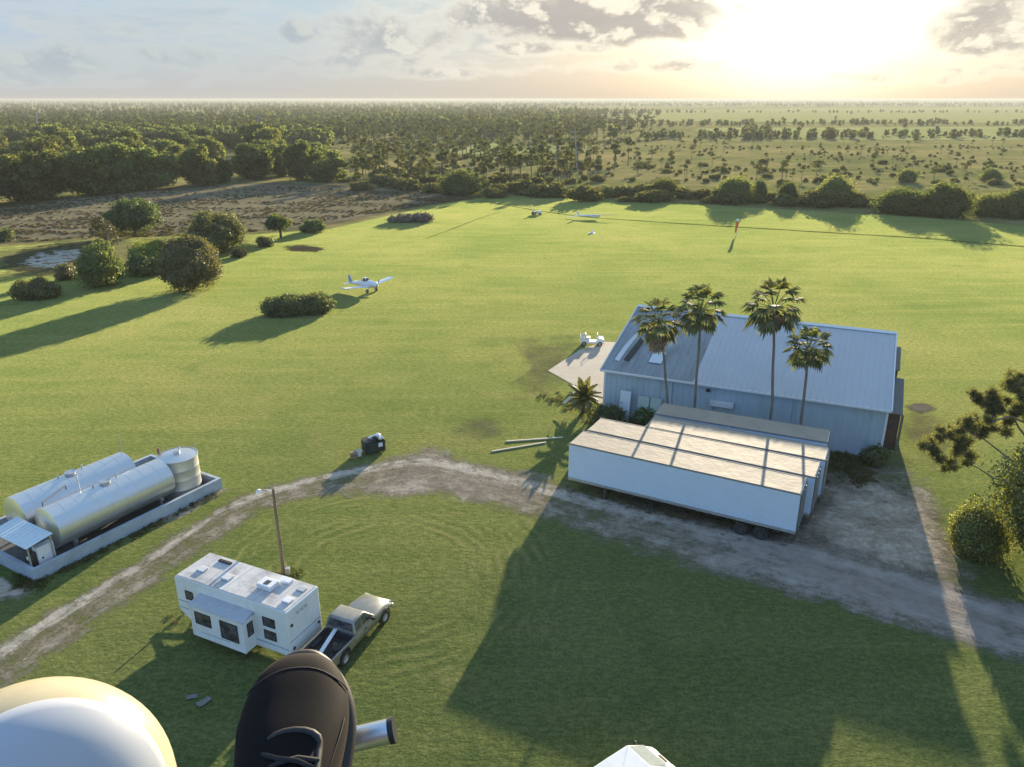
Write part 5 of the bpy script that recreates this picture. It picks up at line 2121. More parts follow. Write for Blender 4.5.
    for i, (x, y, s_, mt, lab, cat) in enumerate([(.55, .35, .2, 'bag_white', 'small pale bundle in the pickup bed left of the board', 'bundle'), (.5, .6, .16, 'cardboard', 'brown box in the pickup bed near the tailgate', 'box'),
                                                  (1.35, -.2, .2, 'cardboard', 'brown bucket in the pickup bed right of the board', 'bucket'), (1.2, -.5, .26, 'dark_steel', 'dark toolbox in the pickup bed by its side wall', 'toolbox')]):
        q = MB()
        if cat == 'bucket':
            q.lathe([(.001, .64), (s_ * .4, .64), (s_ * .55, .64 + s_ * 1.2), (s_ * .5, .64 + s_ * 1.2), (s_ * .38, .66), (.001, .66)], 14)
        elif cat == 'bundle':
            V, F = ICO1
            rg2 = np.random.default_rng(4)
            q.add([(a * s_, b_ * s_ * .8, .64 + s_ * .5 + c_ * s_ * .5) for a, b_, c_ in V * (1 + .15 * rg2.normal(size=(len(V), 1)))], [tuple(f[:3]) for f in F])
        else:
            q.box(-s_, s_, -s_ * .6, s_ * .6, .64, .64 + s_)
            q.box(-s_ * .95, s_ * .95, -.02, .02, .64 + s_, .64 + s_ * 1.12)
        o = q.build(cat, M[mt], None, bevel=0 if cat == 'bundle' else .012)
        o.matrix_world = Ml @ Matrix.Translation((x, y, 0)) @ Matrix.Rotation(rgb.uniform(-.5, .5), 4, 'Z')
        tag(o, lab, cat)


pickup()


# ------------------------------------------------------------------ yard lamp pole
def lamp_pole():
    b = P(284, 576)
    t = PY(273, 489, b.y)
    root = empty('lamp_pole', b, 0, 'leaning wooden lamp pole behind the travel trailer', 'lamp pole')
    d = t - b
    MB().tube([(0, 0, -.1), d * .5, d], [.12, .10, .08], 10).build('pole', M['dark_wood'], root, smooth=60)
    MB().tube([d * .97, d * .97 + Vector((-.35, -.1, .18)), d * .97 + Vector((-.7, -.2, .2))], .03, 6).build('arm', M['rail'], root)
    q = d * .97 + Vector((-.78, -.22, .16))
    MB().lathe([(.001, .1), (.12, .08), (.17, -.02), (.13, -.12), (.001, -.13)], 16, Matrix.Translation(q)).build('lamp_head', M['lamp_lens'], root, smooth=60)
    x = MB()
    x.box(.13, .4, -.12, .14, .1, .6)
    x.build('meter_box', M['rail'], root, bevel=.02)
    rg = np.random.default_rng(8)
    return root


lamp_pole()
# ------------------------------------------------------------------ parked crop plane
M['plane_white'] = paint('aeroplane_white', (.75, .77, .78), .3, vary=.03, coat=.3)
M['plane_blue'] = paint('aeroplane_blue', (.16, .3, .5), .3, vary=.06, coat=.3)


def wing_mb(mb, root_le, root_te, tip_le, tip_te, th):
    """tapered slab with a rounded nose"""
    secs = []
    n = 6
    for i in range(n + 1):
        s = i / n
        le = Vector(root_le).lerp(Vector(tip_le), s)
        te = Vector(root_te).lerp(Vector(tip_te), s)
        t = th * (1 - .45 * s)
        pr = []
        for c, h in ((0, 0), (.06, .55), (.3, 1), (.7, .55), (1, .05)):
            pr.append(le.lerp(te, c) + Vector((0, 0, h * t * .6)))
        for c, h in ((1, -.05), (.7, -.25), (.3, -.45), (.06, -.35)):
            pr.append(le.lerp(te, c) + Vector((0, 0, h * t * .6)))
        secs.append(pr)
    mb.loft(secs)


def crop_plane():
    c = Vector((-21.9, 114.6, 0))
    hd = Vector((.78, -.62, 0))
    root = empty('aeroplane', c, math.atan2(hd.y, hd.x), 'white and blue low-wing aeroplane parked on the lawn beside the long oval bush', 'aeroplane')
    root.scale = (.86, .86, .86)

    def ell(x, w, h, zc, n=14):
        return [Vector((x, w * math.cos(2 * math.pi * k / n), zc + h * math.sin(2 * math.pi * k / n))) for k in range(n)]
    m = MB()
    m.loft([ell(-4.9, .06, .14, .95), ell(-4.2, .14, .22, 1.0), ell(-2.6, .3, .4, 1.15), ell(-1.0, .46, .6, 1.35), ell(.2, .52, .68, 1.48), ell(1.2, .5, .62, 1.5), ell(2.0, .46, .52, 1.52), ell(2.4, .36, .4, 1.54), ell(2.5, .12, .14, 1.55)])
    m.build('fuselage', M['plane_white'], root, smooth=60)
    sp = MB().lathe([(.001, .3), (.1, .2), (.17, 0), (.001, -.02)], 16, Matrix.Translation((2.5, 0, 1.55)) @ Matrix.Rotation(R(90), 4, 'Y'))
    so = sp.build('spinner', M['plane_white'], root, smooth=60)
    pr = MB()
    for s in (-1, 1):
        pr.loft([[Vector((2.58 + .03 * q, s * (.12 + .9 * t) * .4, 1.55 + s * (.12 + .9 * t) * .9)) + Vector((.02 * e, s * .04 * e * (1 - .5 * t) * 1.8, -s * .035 * e)) for e, q in ((-1, -1), (1, -1), (1, 1), (-1, 1))] for t in (0, .5, 1)])
    pr.build('propeller', M['dark_steel'], so)
    for s in (-1, 1):
        w = MB()
        wing_mb(w, (.95, s * .4, 1.0), (-.85, s * .4, 1.0), (.7, s * 5.6, 1.62), (-.6, s * 5.6, 1.62), .28)
        wo = w.build('wing', M['plane_white'], root, smooth=50)
        tp = MB()
        wing_mb(tp, (.72, s * 5.6, 1.622), (-.62, s * 5.6, 1.622), (.35, s * 5.85, 1.66), (-.4, s * 5.85, 1.66), .16)
        tp.build('wing_tip', M['plane_blue'], wo, smooth=50)
        t = MB()
        wing_mb(t, (-4.05, s * .08, 1.06), (-4.9, s * .08, 1.06), (-4.3, s * 1.55, 1.06), (-4.9, s * 1.55, 1.06), .1)
        t.build('tailplane', M['plane_white'], root, smooth=50)
        # struts from the wing up to the cockpit
        MB().bar((.35, s * .5, 1.75), (.2, s * 2.4, 1.3), .06).build('strut', M['plane_white'], root)
        g = MB().bar((.75, s * .3, 1.0), (.95, s * .95, .35), .09)
        g.build('gear_leg', M['plane_white'], root)
        wheel(root, .95, s * 1.02, .36, .22, s)
    f = MB()
    f.prism([(-4.95, .9), (-5.15, 2.35), (-4.7, 2.45), (-4.1, 1.4), (-3.6, 1.2), (-4.1, .95)], -.05, .05)
    f.build('fin', M['plane_blue'], root, bevel=.03)
    wheel(root, -4.6, 0, .14, .1, 1, 'tail_wheel')
    k = MB()
    k.loft([[Vector((x, s * w, z)) for s, z in ((-1, 1.85), (-1, 1.85 + h * .6), (-.6, 1.85 + h), (.6, 1.85 + h), (1, 1.85 + h * .6), (1, 1.85))] for x, w, h in ((-1.3, .22, .1), (-.8, .36, .5), (-.1, .38, .58), (.45, .36, .12))])
    k.build('canopy', M['glass'], root, smooth=30)
    b = MB()
    for x, w, h in ((-.8, .37, .52), (-.1, .39, .6)):
        b.tube([(x, -w, 1.84), (x, -w, 1.85 + h * .62), (x, -w * .6, 1.85 + h + .02), (x, w * .6, 1.85 + h + .02), (x, w, 1.85 + h * .62), (x, w, 1.84)], .035, 6)
    b.box(-.85, -.05, -.3, .3, 2.4, 2.47)
    b.build('canopy_frame', M['plane_white'], root)
    s = MB()
    s.box(-3.6, 1.8, .4, .52, 1.5, 1.62)
    return root


crop_plane()


# ------------------------------------------------------------------ bin with bags
def skip_bin():
    c = P(376, 454)
    e = P(386, 441) - P(364, 451)
    rz = math.atan2(e.y, e.x) * .55
    root = empty('rubbish_bin', c, rz, 'dark green steel bin overfilled with bags, alone beside the track', 'bin')
    w, d, h = 1.7, 1.1, 1.1
    m = MB()
    m.prism([(-w / 2, .12), (w / 2, .12), (w / 2, h), (w / 2 - .05, h), (w / 2 - .05, .2), (-w / 2 + .05, .2), (-w / 2 + .05, h - .1), (-w / 2, h - .1)], 0, d)
    m.box(-w / 2 + .05, w / 2 - .05, -.001, .05, .2, h - .05)
    m.box(-w / 2 + .05, w / 2 - .05, d - .05, d + .001, .2, h + .05)
    m.build('body', M['green_bin'], root, bevel=.015)
    r = MB()
    for x in (-.6, 0, .6):
        r.box(x - .05, x + .05, -.05, -.003, .15, h - .08)
    r.box(-w / 2 - .03, w / 2 + .03, -.06, -.004, h - .16, h - .07)
    for s in (-1, 1):
        r.box(s * w / 2 - .07, s * w / 2 + .07, .3, d - .3, .55, .75)
    r.build('rib', M['green_bin'], root)
    ld = MB().box(-w / 2, .1, .02, d - .02, h - .02, h + .04)
    ld.build('lid', M['black'], root, bevel=.01)
    MB().box(.25, .6, -.062, -.052, .6, .95).build('sticker', M['white'], root)
    for x in (-.7, .7):
        for y in (.15, d - .15):
            wheel(root, x, y, .09, .06, 1, 'caster')
    rg = np.random.default_rng(6)
    Mx = Matrix.Translation(c) @ Matrix.Rotation(rz, 4, 'Z')
    for i, (x, y, s, mt, lab) in enumerate([(.42, .65, .34, 'bag_white', 'big white bag heaped at the back of the green bin'), (.1, .4, .26, 'bag_black', 'black bag squeezed between white ones on the bin'),
                                            (.6, .25, .24, 'bag_white', 'white bag hanging over the front edge of the bin'), (-.1, .7, .24, 'bag_white', 'white bag lying on the bin lid')]):
        V, F = ICO1
        V = V * (1 + .17 * rg.normal(size=(len(V), 1)).clip(-1.6, 1.6))
        q = MB()
        q.add([(a * s, b * s * .8, h + .02 + s * .5 + cc * s * .62) for a, b, cc in V], [tuple(f[:3]) for f in F])
        q.cyl((0, 0, h + s * 1.05), (.05, .02, h + s * 1.35), .03, .07, 7)
        o = q.build('rubbish_bag', M[mt], None, smooth=50)
        o.matrix_world = Mx @ Matrix.Translation((x, y, 0))
        tag(o, lab, 'bag')
    p = MB().lathe([(.001, 0), (.2, 0), (.26, .5), (.24, .5), (.19, .04), (.001, .04)], 18).build('bucket', M['white'], None, smooth=40)
    p.matrix_world = Mx @ Matrix.Translation((-1.35, .3, 0))
    tag(p, 'white bucket on the grass left of the green bin', 'bucket')
    b = MB().box(-.25, .25, -.2, .2, 0, .55)
    b.box(-.25, .25, -.42, -.2, .5, .53)
    o = b.build('carton', M['cardboard'], None, bevel=.01)
    o.matrix_world = Mx @ Matrix.Translation((-1.85, .15, 0))
    tag(o, 'brown open carton left of the white bucket', 'box')


skip_bin()


# ------------------------------------------------------------------ small white work cart
def work_cart():
    c = P(592, 345)
    root = empty('work_cart', c, R(-4), 'small white open work cart parked at the edge of the concrete apron', 'cart')
    m = MB()
    m.prism([(-1.35, .35), (1.35, .35), (1.4, .75), (1.2, .95), (.72, .98), (.6, .55), (-.25, .55), (-.3, .85), (-1.35, .85)], -.58, .58)
    m.build('body', M['white'], root, bevel=.06)
    s = MB()
    s.box(-.75, -.25, -.52, .52, .86, 1.0)
    s.box(-.9, -.75, -.52, .52, .95, 1.45)
    s.build('seat', paint('pale_vinyl', (.5, .48, .44), .6), root, bevel=.05)
    t = MB()
    t.box(-1.4, -.95, -.6, .6, .86, .9)
    for y in (-.6, .55):
        t.box(-1.4, -.95, y, y + .05, .9, 1.2)
    t.box(-1.4, -1.35, -.55, .55, .9, 1.2)
    t.build('cargo_box', M['white'], root)
    w = MB()
    w.tube([(.75, -.5, .95), (.6, -.5, 1.4), (.6, .5, 1.4), (.75, .5, .95)], .03, 6)
    w.build('front_hoop', M['rail'], root)
    q = MB()
    q.tube([(.65, -.2, .9), (.35, -.2, 1.1)], .025, 6)
    q.lathe([(.16, -.015), (.18, 0), (.16, .015), (.14, 0), (.16, -.015)], 14, Matrix.Translation((.33, -.2, 1.11)) @ Matrix.Rotation(R(55), 4, 'Y'))
    q.build('steering_wheel', M['black'], root)
    for x in (-.95, .9):
        for sg in (-1, 1):
            wheel(root, x, sg * .52, .29, .22, sg)
    for y in (-.42, .3):
        MB().box(1.36, 1.41, y, y + .13, .7, .8).build('headlight', M['lamp_lens'], root)


work_cart()


# ------------------------------------------------------------------ white van at the near edge
def van():
    a = P(626, 744, 2.0)
    b = P(644, 772, 2.0)
    d = (b - a)
    W = 1.9
    d.normalize()
    fwd = Vector((-d.y, d.x, 0))            # the van faces up to the right
    if fwd.x < 0:
        fwd = -fwd
    rz = math.atan2(fwd.y, fwd.x) + R(16)
    d = Vector((math.sin(rz), -math.cos(rz), 0))
    o = a + d * (W / 2 * .8)
    root = empty('van', (o.x, o.y, 0), rz, 'white van with bluish shaded roof at the bottom edge, bright windscreen', 'van')
    root.scale = (.8, .8, .87)
    # local: x forward from the front edge of the roof, y left
    hw = W / 2

    def ring(x, w, zb, zt, top):
        return [Vector((x, -w, zb)), Vector((x, -w, (zb + zt) / 2)), Vector((x, -w * top, zt)), Vector((x, w * top, zt)), Vector((x, w, (zb + zt) / 2)), Vector((x, w, zb))]
    m = MB()
    m.loft([ring(-3.9, hw, .35, 2.27, .9), ring(-1.5, hw, .35, 2.3, .92), ring(-.02, hw, .35, 2.3, .92), ring(1.3, hw, .35, 1.58, .94), ring(1.34, hw, .35, 1.5, .95), ring(1.95, hw * .96, .35, 1.12, .94), ring(2.15, hw * .9, .4, .8, .97)])
    m.build('body', M['white_clean'], root, bevel=.04)
    MB().add([(.04, -hw * .82, 2.275), (.04, hw * .82, 2.275), (1.25, hw * .86, 1.64), (1.25, -hw * .86, 1.64)], [(0, 1, 2, 3)]).build('windscreen', M['screen_glass'], root, recalc=False)
    mb = MB()
    for y in (-hw * .85, hw * .83):
        mb.box(.0, .03, y, y + .03, 1, 1.01)
    MB().box(1.5, 1.62, -.55, .0, 1.44, 1.475, Matrix.Rotation(R(0), 4, 'X')).build('hood_vent', M['black'], root)
    for s in (-1, 1):
        q = MB()
        q.bar((.95, s * hw * .97, 1.4), (1.05, s * (hw + .28), 1.47), .03)
        q.bar((.85, s * hw * .97, 1.65), (1.05, s * (hw + .28), 1.67), .025)
        q.box(1.02, 1.1, min(s * (hw + .26), s * (hw + .38)), max(s * (hw + .26), s * (hw + .38)), 1.38, 1.66)
        q.build('door_mirror', M['black'], root, bevel=.015)
        MB().add([(-.95, s * (hw * .975 + .012), 1.45), (.3, s * (hw * .985 + .012), 1.4), (.05, s * (hw * .95 + .012), 1.95), (-.95, s * (hw * .945 + .012), 2.0)], [(0, 1, 2, 3)]).build('side_window', M['glass'], root, recalc=False)
        for x in (1.3, -2.7):
            wheel(root, x, s * (hw - .1), .34, .22, s)
        MB().box(2.02, 2.13, min(s * .5, s * .8), max(s * .5, s * .8), .75, .95).build('headlight', M['lamp_lens'], root, bevel=.02)
    MB().bar((.3, -hw * .6, 2.0), (.25, -hw * .6, 2.01), .02)
    an = MB().cyl((.0, hw * .86, 2.28), (.12, hw * .86, 2.75), .012, .006, 6)
    an.build('aerial', M['black'], root)


M['screen_glass'] = paint('pale_windscreen', (.3, .34, .33), .1, vary=.1, spec=.8)
van()


# ------------------------------------------------------------------ loose things about the yard
def pole_on_grass(p0, p1, w, label):
    a, b = P(*p0), P(*p1)
    d = b - a
    root = MB().box(0, d.length, -w / 2, w / 2, .02, .02 + w * .6).build('pole', M['pale_wood'], None, bevel=.02)
    root.location = a
    root.rotation_euler = (0, 0, math.atan2(d.y, d.x))
    tag(root, label, 'pole', 'pale poles lying on the grass')


pole_on_grass((506, 442), (563, 438), .16, 'pale pole lying flat on the grass left of the trailers, the farther one')
pole_on_grass((492, 452), (546, 443), .15, 'pale pole lying on the grass, nearer the road of the two')
a = P(569, 407)
o = MB().box(0, 2.6, 0, .35, 0, .06).build('plank', M['pale_wood'])
o.location = a + Vector((-.4, -.6, .55))
o.rotation_euler = (0, R(-14), R(52))
tag(o, 'pale plank propped in the weeds beside the low palm', 'plank')
for i, (px, py, s, lab) in enumerate([(192, 698, .25, 'smaller of two crumpled grey scraps on the shaded grass near the camper'), (204, 703, .34, 'larger of two crumpled grey scraps on the shaded grass near the camper')]):
    rg = np.random.default_rng(40 + i)
    n = 5
    v = [((a_ / n - .5) * 2 * s, (b_ / n - .5) * 1.2 * s, .06 + rg.uniform(0, .07)) for a_ in range(n + 1) for b_ in range(n + 1)]
    f = [(a_ * (n + 1) + b_, (a_ + 1) * (n + 1) + b_, (a_ + 1) * (n + 1) + b_ + 1, a_ * (n + 1) + b_ + 1) for a_ in range(n) for b_ in range(n)]
    o = MB().add(v, f).build('litter', M['grey_sheet'])
    o.location = P(px, py)
    o.rotation_euler = (0, 0, .6 * i + .3)
    tag(o, lab, 'litter')


# brush heap at the corner of the field
def heap():
    rg = np.random.default_rng(12)
    b, w, h = size_at(411, 222, 44, 208)
    root = empty('brush_heap', b, R(10), 'grey heap of cut brush at the corner of lawn and brown field', 'heap')
    lobes = [(rg.uniform(-.42, .42) * w, rg.uniform(-1.2, 1.2), rg.uniform(.3, .9), rg.uniform(1.0, 1.7), rg.uniform(.8, 1.5)) for i in range(12)]
    G['dead'] = leafy('dead_brush', (.15, .13, .1), (.3, .265, .21), .3, .5, hue=.01, tcol=(1, 1, .9))
    foliage('brush', lobes, 4200, .42, G['dead'], root, rg, asp=None) if False else foliage('brush', lobes, 4200, .42, G['dead'], root, rg)


heap()


def windsock():
    b = P(736, 236)
    t = PY(737, 221, b.y)
    root = empty('windsock', b, 0, 'limp orange windsock on a thin white pole at the far edge of the lawn', 'windsock')
    h = t.z
    MB().cyl((0, 0, -.1), (0, 0, h), .07, .05, 8).build('pole', M['white'], root)
    MB().lathe([(.001, h + .5), (.3, h + .3), (.34, h), (.3, h - .05), (.001, h - .05)], 12).build('top_ball', M['white'], root, smooth=50)
    m = MB().tube([(.1, 0, h - .1), (-.05, -.1, h - .9), (-.15, -.1, h - 1.6), (-.2, -.1, h - 2.4)], [.32, .28, .22, .16], 10)
    m.build('sock', M['orange'], root, smooth=60)


windsock()


def glider():
    b = P(592, 219)
    root = empty('parked_glider', b, R(-18), 'long white glider wing lying at the far edge of the lawn', 'glider')
    w = MB()
    wing_mb(w, (.5, .2, .9), (-.5, .2, .9), (.35, 6.2, .35), (-.2, 6.2, .35), .2)
    w.build('wing', M['white'], root, smooth=50).rotation_euler = (0, 0, R(95))
    w = MB()
    wing_mb(w, (.5, -.2, .9), (-.5, -.2, .9), (.35, -5.2, 1.2), (-.2, -5.2, 1.2), .2)
    w.build('wing', M['grey_sheet'], root, smooth=50).rotation_euler = (0, 0, R(95))
    f = MB().loft([[Vector((x, w_ * math.cos(k * .785), .75 + w_ * math.sin(k * .785))) for k in range(8)] for x, w_ in ((-3.6, .1), (-1, .28), (.8, .42), (1.6, .3), (2.0, .08))])
    f.build('fuselage', M['white'], root, smooth=60)
    MB().prism([(-3.7, .8), (-3.9, 1.7), (-3.4, 1.7), (-3.1, .85)], -.04, .04).build('fin', M['white'], root)


glider()


def mower():
    b = P(537, 215)
    root = empty('riding_mower', b, R(20), 'small white and black mower at the far edge of the lawn, left of the glider', 'mower')
    MB().box(-.2, 1.1, -.4, .4, .45, 1.05).build('hood', M['white'], root, bevel=.08)
    MB().box(-1.3, -.2, -.55, .55, .45, .7).build('deck', M['black'], root, bevel=.05)
    s = MB()
    s.box(-.95, -.35, -.3, .3, .7, .85)
    s.box(-1.05, -.92, -.3, .3, .8, 1.35)
    s.build('seat', M['bag_white'], root, bevel=.04)
    for x, r_ in ((.75, .28), (-.85, .42)):
        for sg in (-1, 1):
            wheel(root, x, sg * .55, r_, .24, sg)


mower()
b = P(592, 233)
root = empty('runway_marker', b, 0, 'small white marker cone on the lawn, nearer than the glider', 'marker')
MB().lathe([(.75, 0), (.75, .05), (.35, .12), (.1, .7), (.001, .72)], 14).build('cone', M['white'], root, smooth=30)

# tall bare poles far out over the trees
for px, py, top, lab in ((38, 140, 112, 'tall pale pole standing over the woods, the left one'), (260, 150, 115, 'tall pale pole standing over the woods behind the broad trees'),
                         (577, 170, 128, 'thin grey pole on the scrubland behind the hedgerow')):
    b = P(px, py)
    t = PY(px - 2, top, b.y)
    root = empty('utility_pole', b, 0, lab, 'pole')
    MB().tube([(0, 0, -.2), (t.x - b.x, 0, t.z)], [.55 if px < 500 else .3, .4 if px < 500 else .2], 8).build('pole', paint('pale_pole', (.42, .4, .38), .8, vary=.1), root)
    x = t.x - b.x
    MB().box(x - 1.6, x + 1.6, -.15, .15, t.z - 1.6, t.z - 1.3).build('crossarm', M['wood'], root)

# ------------------------------------------------------------------ the light aircraft we fly in, and the pilot's foot
RIGHT, FWD, UP = Vector((1, 0, 0)), Vector((0, CP, -SP)), Vector((0, SP, CP))
EYE = Vector((0, 0, H))


def seen(px, py, d):
    return EYE + Vector(ray(px, py)) * d


def aircraft():
    base = EYE + Vector((0, .2, -.8))
    root = empty('ultralight_aircraft', base, 0, 'open ultralight aircraft with white fairing rimmed in warm sunlight and silver foot peg', 'aircraft')
    c = seen(42, 826, .95) - base
    ax = (EYE + Vector((.0, .0, .0)) - base - c).normalized()
    ax = (ax - UP * .16 + RIGHT * .06).normalized()
    Mx = Matrix.Translation(c) @ ax.to_track_quat('Z', 'Y').to_matrix().to_4x4()
    r = .17
    MB().lathe([(.001, .062), (r * .3, .058), (r * .6, .045), (r * .8, .026), (r * .86, .012), (r * .865, .0), (r * .86, -.01)], 64, Mx).build('fairing', M['fairing'], root, smooth=60)
    MB().lathe([(r * .858, -.004), (r * .9, -.012), (r * .97, -.035), (r, -.07), (r * 1.01, -.12), (r * .9, -.2), (r * .6, -.26)], 64, Mx).build('fairing_rim', M['fairing_rim'], root, smooth=60)
    # foot bar running under the shoe, its silver end showing
    p1, p0 = seen(389, 731, .80) - base, seen(300, 752, .795) - base
    d = (p1 - p0).normalized()
    far = p0 - d * .02
    MB().cyl(far, p1, .0125, n=20).build('foot_peg', M['polished'], root, smooth=40)
    MB().cyl(p1 + d * .0005, p1 + d * .006, .0134, n=20).build('end_cap', M['black'], root, smooth=40)
    # keel tube from the seat to the foot bar and up to the fairing
    MB().tube([far + d * .06, far + Vector((.05, -.2, -.12)), Vector((0, -.55, -.2))], .018, 12).build('keel_tube', M['polished'], root, smooth=60)
    MB().tube([far + d * .02, c + Vector((0, 0, -.3)), c - ax * .2], .015, 12).build('fairing_stay', M['polished'], root, smooth=60)
    s = MB().box(-.22, .22, -.75, -.3, -.12, -.06)
    s.box(-.22, .22, -.82, -.75, -.1, .4)
    s.build('seat', M['black'], root, bevel=.02)


def fair_rim_mat():
    m, t, out = new_mat('sunlit_rim')
    tc = t.new('ShaderNodeTexCoord').outputs['Object']
    c = t.ramp(t.noise(tc, 14, 5), [(.3, (.62, .54, .36)), (.7, (.7, .63, .45))])  # cream puts the sunlight along the white rim into the colour
    b = t.new('ShaderNodeBsdfPrincipled')
    t.put(b.inputs['Base Color'], c)
    b.inputs['Roughness'].default_value = .35
    tr = t.new('ShaderNodeBsdfTranslucent')
    t.put(tr.inputs[0], c)
    mx = t.new('ShaderNodeMixShader')
    mx.inputs[0].default_value = .35
    t.l.new(b.outputs[0], mx.inputs[1])
    t.l.new(tr.outputs[0], mx.inputs[2])
    t.l.new(mx.outputs[0], out.inputs[0])
    return m


M['fairing'] = paint('white_fairing', (.42, .44, .48), .35, vary=.02, coat=.2)
M['fairing_rim'] = fair_rim_mat()
M['polished'] = paint('polished_aluminium', (.72, .72, .73), .28, .9, vary=.04)
aircraft()


def mesh_fabric():
    m, t, out = new_mat('black_shoe_mesh')
    tc = t.new('ShaderNodeTexCoord').outputs['Object']
    v = t.new('ShaderNodeTexVoronoi')
    t.put(v.inputs['Vector'], tc)
    v.inputs['Scale'].default_value = 520
    n = t.noise(tc, 18, 4)
    c = t.ramp(n, [(.3, (.004, .003, .003)), (.7, (.010, .007, .006))])
    c = t.mix(t.step(v.outputs['Distance'], .1, .6), t.mix(1.0, c, (.25, .25, .25), 'MULTIPLY'), c)
    b = t.new('ShaderNodeBsdfPrincipled')
    t.put(b.inputs['Base Color'], c)
    b.inputs['Roughness'].default_value = .8
    b.inputs['Specular IOR Level'].default_value = .2
    b.inputs['Sheen Weight'].default_value = .04
    b.inputs['Sheen Roughness'].default_value = .4
    b.inputs['Sheen Tint'].default_value = (.8, .62, .5, 1)
    t.put(b.inputs['Normal'], t.bump(v.outputs['Distance'], .03, .001))
    t.l.new(b.outputs[0], out.inputs[0])
    return m


def pilot():
    toe = Vector((-.214, .655, H - .556))
    hd = Vector((-.075, .87, .45)).normalized()     # toes point ahead, a touch left, and up
    sd = hd.cross(Vector((0, 0, 1))).normalized()    # to the right
    up = sd.cross(hd).normalized()
    heel = toe - hd * .29
    root = empty('person', heel, 0, 'pilot of the aircraft, one foot in a black laced shoe resting on the silver peg', 'person')
    Q = lambda s, a, z: hd * s + sd * a + up * z      # from the heel: along, across, above the sole line
    rm = mesh_fabric()
    seam_m = paint('shoe_seam', (.035, .027, .023), .7, vary=.2)
    trouser = paint('dark_trousers', (.03, .035, .045), .85, vary=.2)
    # shoe upper lofted along the foot; s from heel to toe
    def ring(s, wl, wr, h, lift=0.0, n=18, flat=.72):
        o = []
        for k in range(n):
            a = 2 * math.pi * k / n
            ca, sa = math.cos(a), math.sin(a)
            w = wr if ca > 0 else wl
            x = w * math.copysign(abs(ca) ** .8, ca)
            z = h * (.5 + .5 * math.copysign(abs(sa) ** flat, sa))
            o.append(Q(s, x, z + lift))
        return o
    up_m = MB()
    up_m.loft([ring(.002, .018, .018, .045, .012), ring(.012, .030, .030, .075, .006), ring(.05, .036, .036, .088, .004), ring(.10, .038, .038, .092, .003), ring(.14, .042, .042, .088, .003),
               ring(.17, .047, .047, .080, .003), ring(.20, .052, .051, .070, .003), ring(.225, .053, .052, .060, .003), ring(.25, .049, .048, .050, .004), ring(.27, .041, .039, .041, .005), ring(.284, .028, .026, .031, .007), ring(.291, .011, .010, .018, .010)])
    sh = up_m.build('shoe', rm, root, smooth=70)
    ss = sh.modifiers.new('sub', 'SUBSURF')
    ss.levels = ss.render_levels = 2
    # sole with a turned-up edge
    so = MB()
    so.loft([ring(-.004, .020, .020, .022, -.012), ring(.012, .034, .034, .024, -.014), ring(.06, .040, .040, .024, -.014), ring(.12, .043, .043, .024, -.014), ring(.17, .050, .050, .024, -.014),
             ring(.21, .0565, .0555, .024, -.014), ring(.235, .056, .055, .024, -.013), ring(.26, .050, .048, .024, -.011), ring(.28, .038, .035, .024, -.008), ring(.292, .022, .02, .022, -.003), ring(.297, .008, .007, .016, .001)])
    o = so.build('sole', paint('shoe_sole', (.025, .02, .018), .6, vary=.2), sh, smooth=70)
    s2 = o.modifiers.new('sub', 'SUBSURF')
    s2.levels = s2.render_levels = 2
    # toe bumper over the front
    tb = MB()
    tb.loft([ring(.276, .0385, .0365, .026, .0), ring(.286, .0285, .0265, .0255, .003), ring(.2935, .0165, .0155, .022, .006), ring(.2965, .005, .005, .014, .009)])
    o = tb.build('toe_bumper', paint('toe_rubber', (.06, .045, .036), .5, vary=.15), sh, smooth=70)
    s3 = o.modifiers.new('sub', 'SUBSURF')
    s3.levels = s3.render_levels = 2
    # stitched seams over the toe and down the sides
    def surf(s_, a_):
        prof = [(.05, .036, .088, .004), (.10, .038, .092, .003), (.14, .042, .088, .003), (.17, .047, .080, .003), (.20, .052, .070, .003), (.225, .053, .060, .003), (.25, .049, .050, .004), (.27, .041, .041, .005), (.284, .028, .031, .007)]
        for p, q in zip(prof, prof[1:]):
            if p[0] <= s_ <= q[0]:
                t_ = (s_ - p[0]) / (q[0] - p[0])
                w, h, l = (p[i] + (q[i] - p[i]) * t_ for i in (1, 2, 3))
                break
        ca = math.copysign(abs(math.cos(a_)) ** .8, math.cos(a_))
        sa = math.sin(a_)
        return Q(s_, w * ca * .985, h * (.5 + .5 * abs(sa) ** .72) * .985 + l)
    for nm, pth in (('toe_seam', [surf(.245 + .022 * math.sin(a) ** 2, a) for a in [math.pi * (.06 + .88 * i / 16) for i in range(17)]]),
                    ('side_seam', [surf(.07 + .145 * i / 12, .35 + .18 * math.sin(i / 12 * 3)) for i in range(13)]),
                    ('side_seam', [surf(.07 + .145 * i / 12, math.pi - .35 - .18 * math.sin(i / 12 * 3)) for i in range(13)])):
        MB().tube(pth, .0006, 6).build(nm, seam_m, sh, smooth=60)
    # throat of the shoe: eyelet stay, tongue and crossed laces
    T = lambda s_, a_, z_: Q(s_ - .018, a_ + .008, z_ + .002)
    def topz(s):
        pts = [(.10, .095), (.14, .091), (.17, .083), (.20, .073), (.225, .063), (.25, .054)]
        for (a, b), (c, d) in zip(pts, pts[1:]):
            if a <= s <= c:
                return b + (d - b) * (s - a) / (c - a)
        return .095
    st = MB()
    n = 10
    path = []
    for i in range(n + 1):
        t_ = i / n
        path.append(T(.12 + .085 * t_, -.026 + .003 * t_, topz(.12 + .085 * t_) - .004))
    for i in range(1, 8):
        a = math.pi * i / 8
        path.append(T(.205 + .012 * math.sin(a), -.023 * math.cos(a), topz(.205) - .001 - .0015 * math.sin(a)))
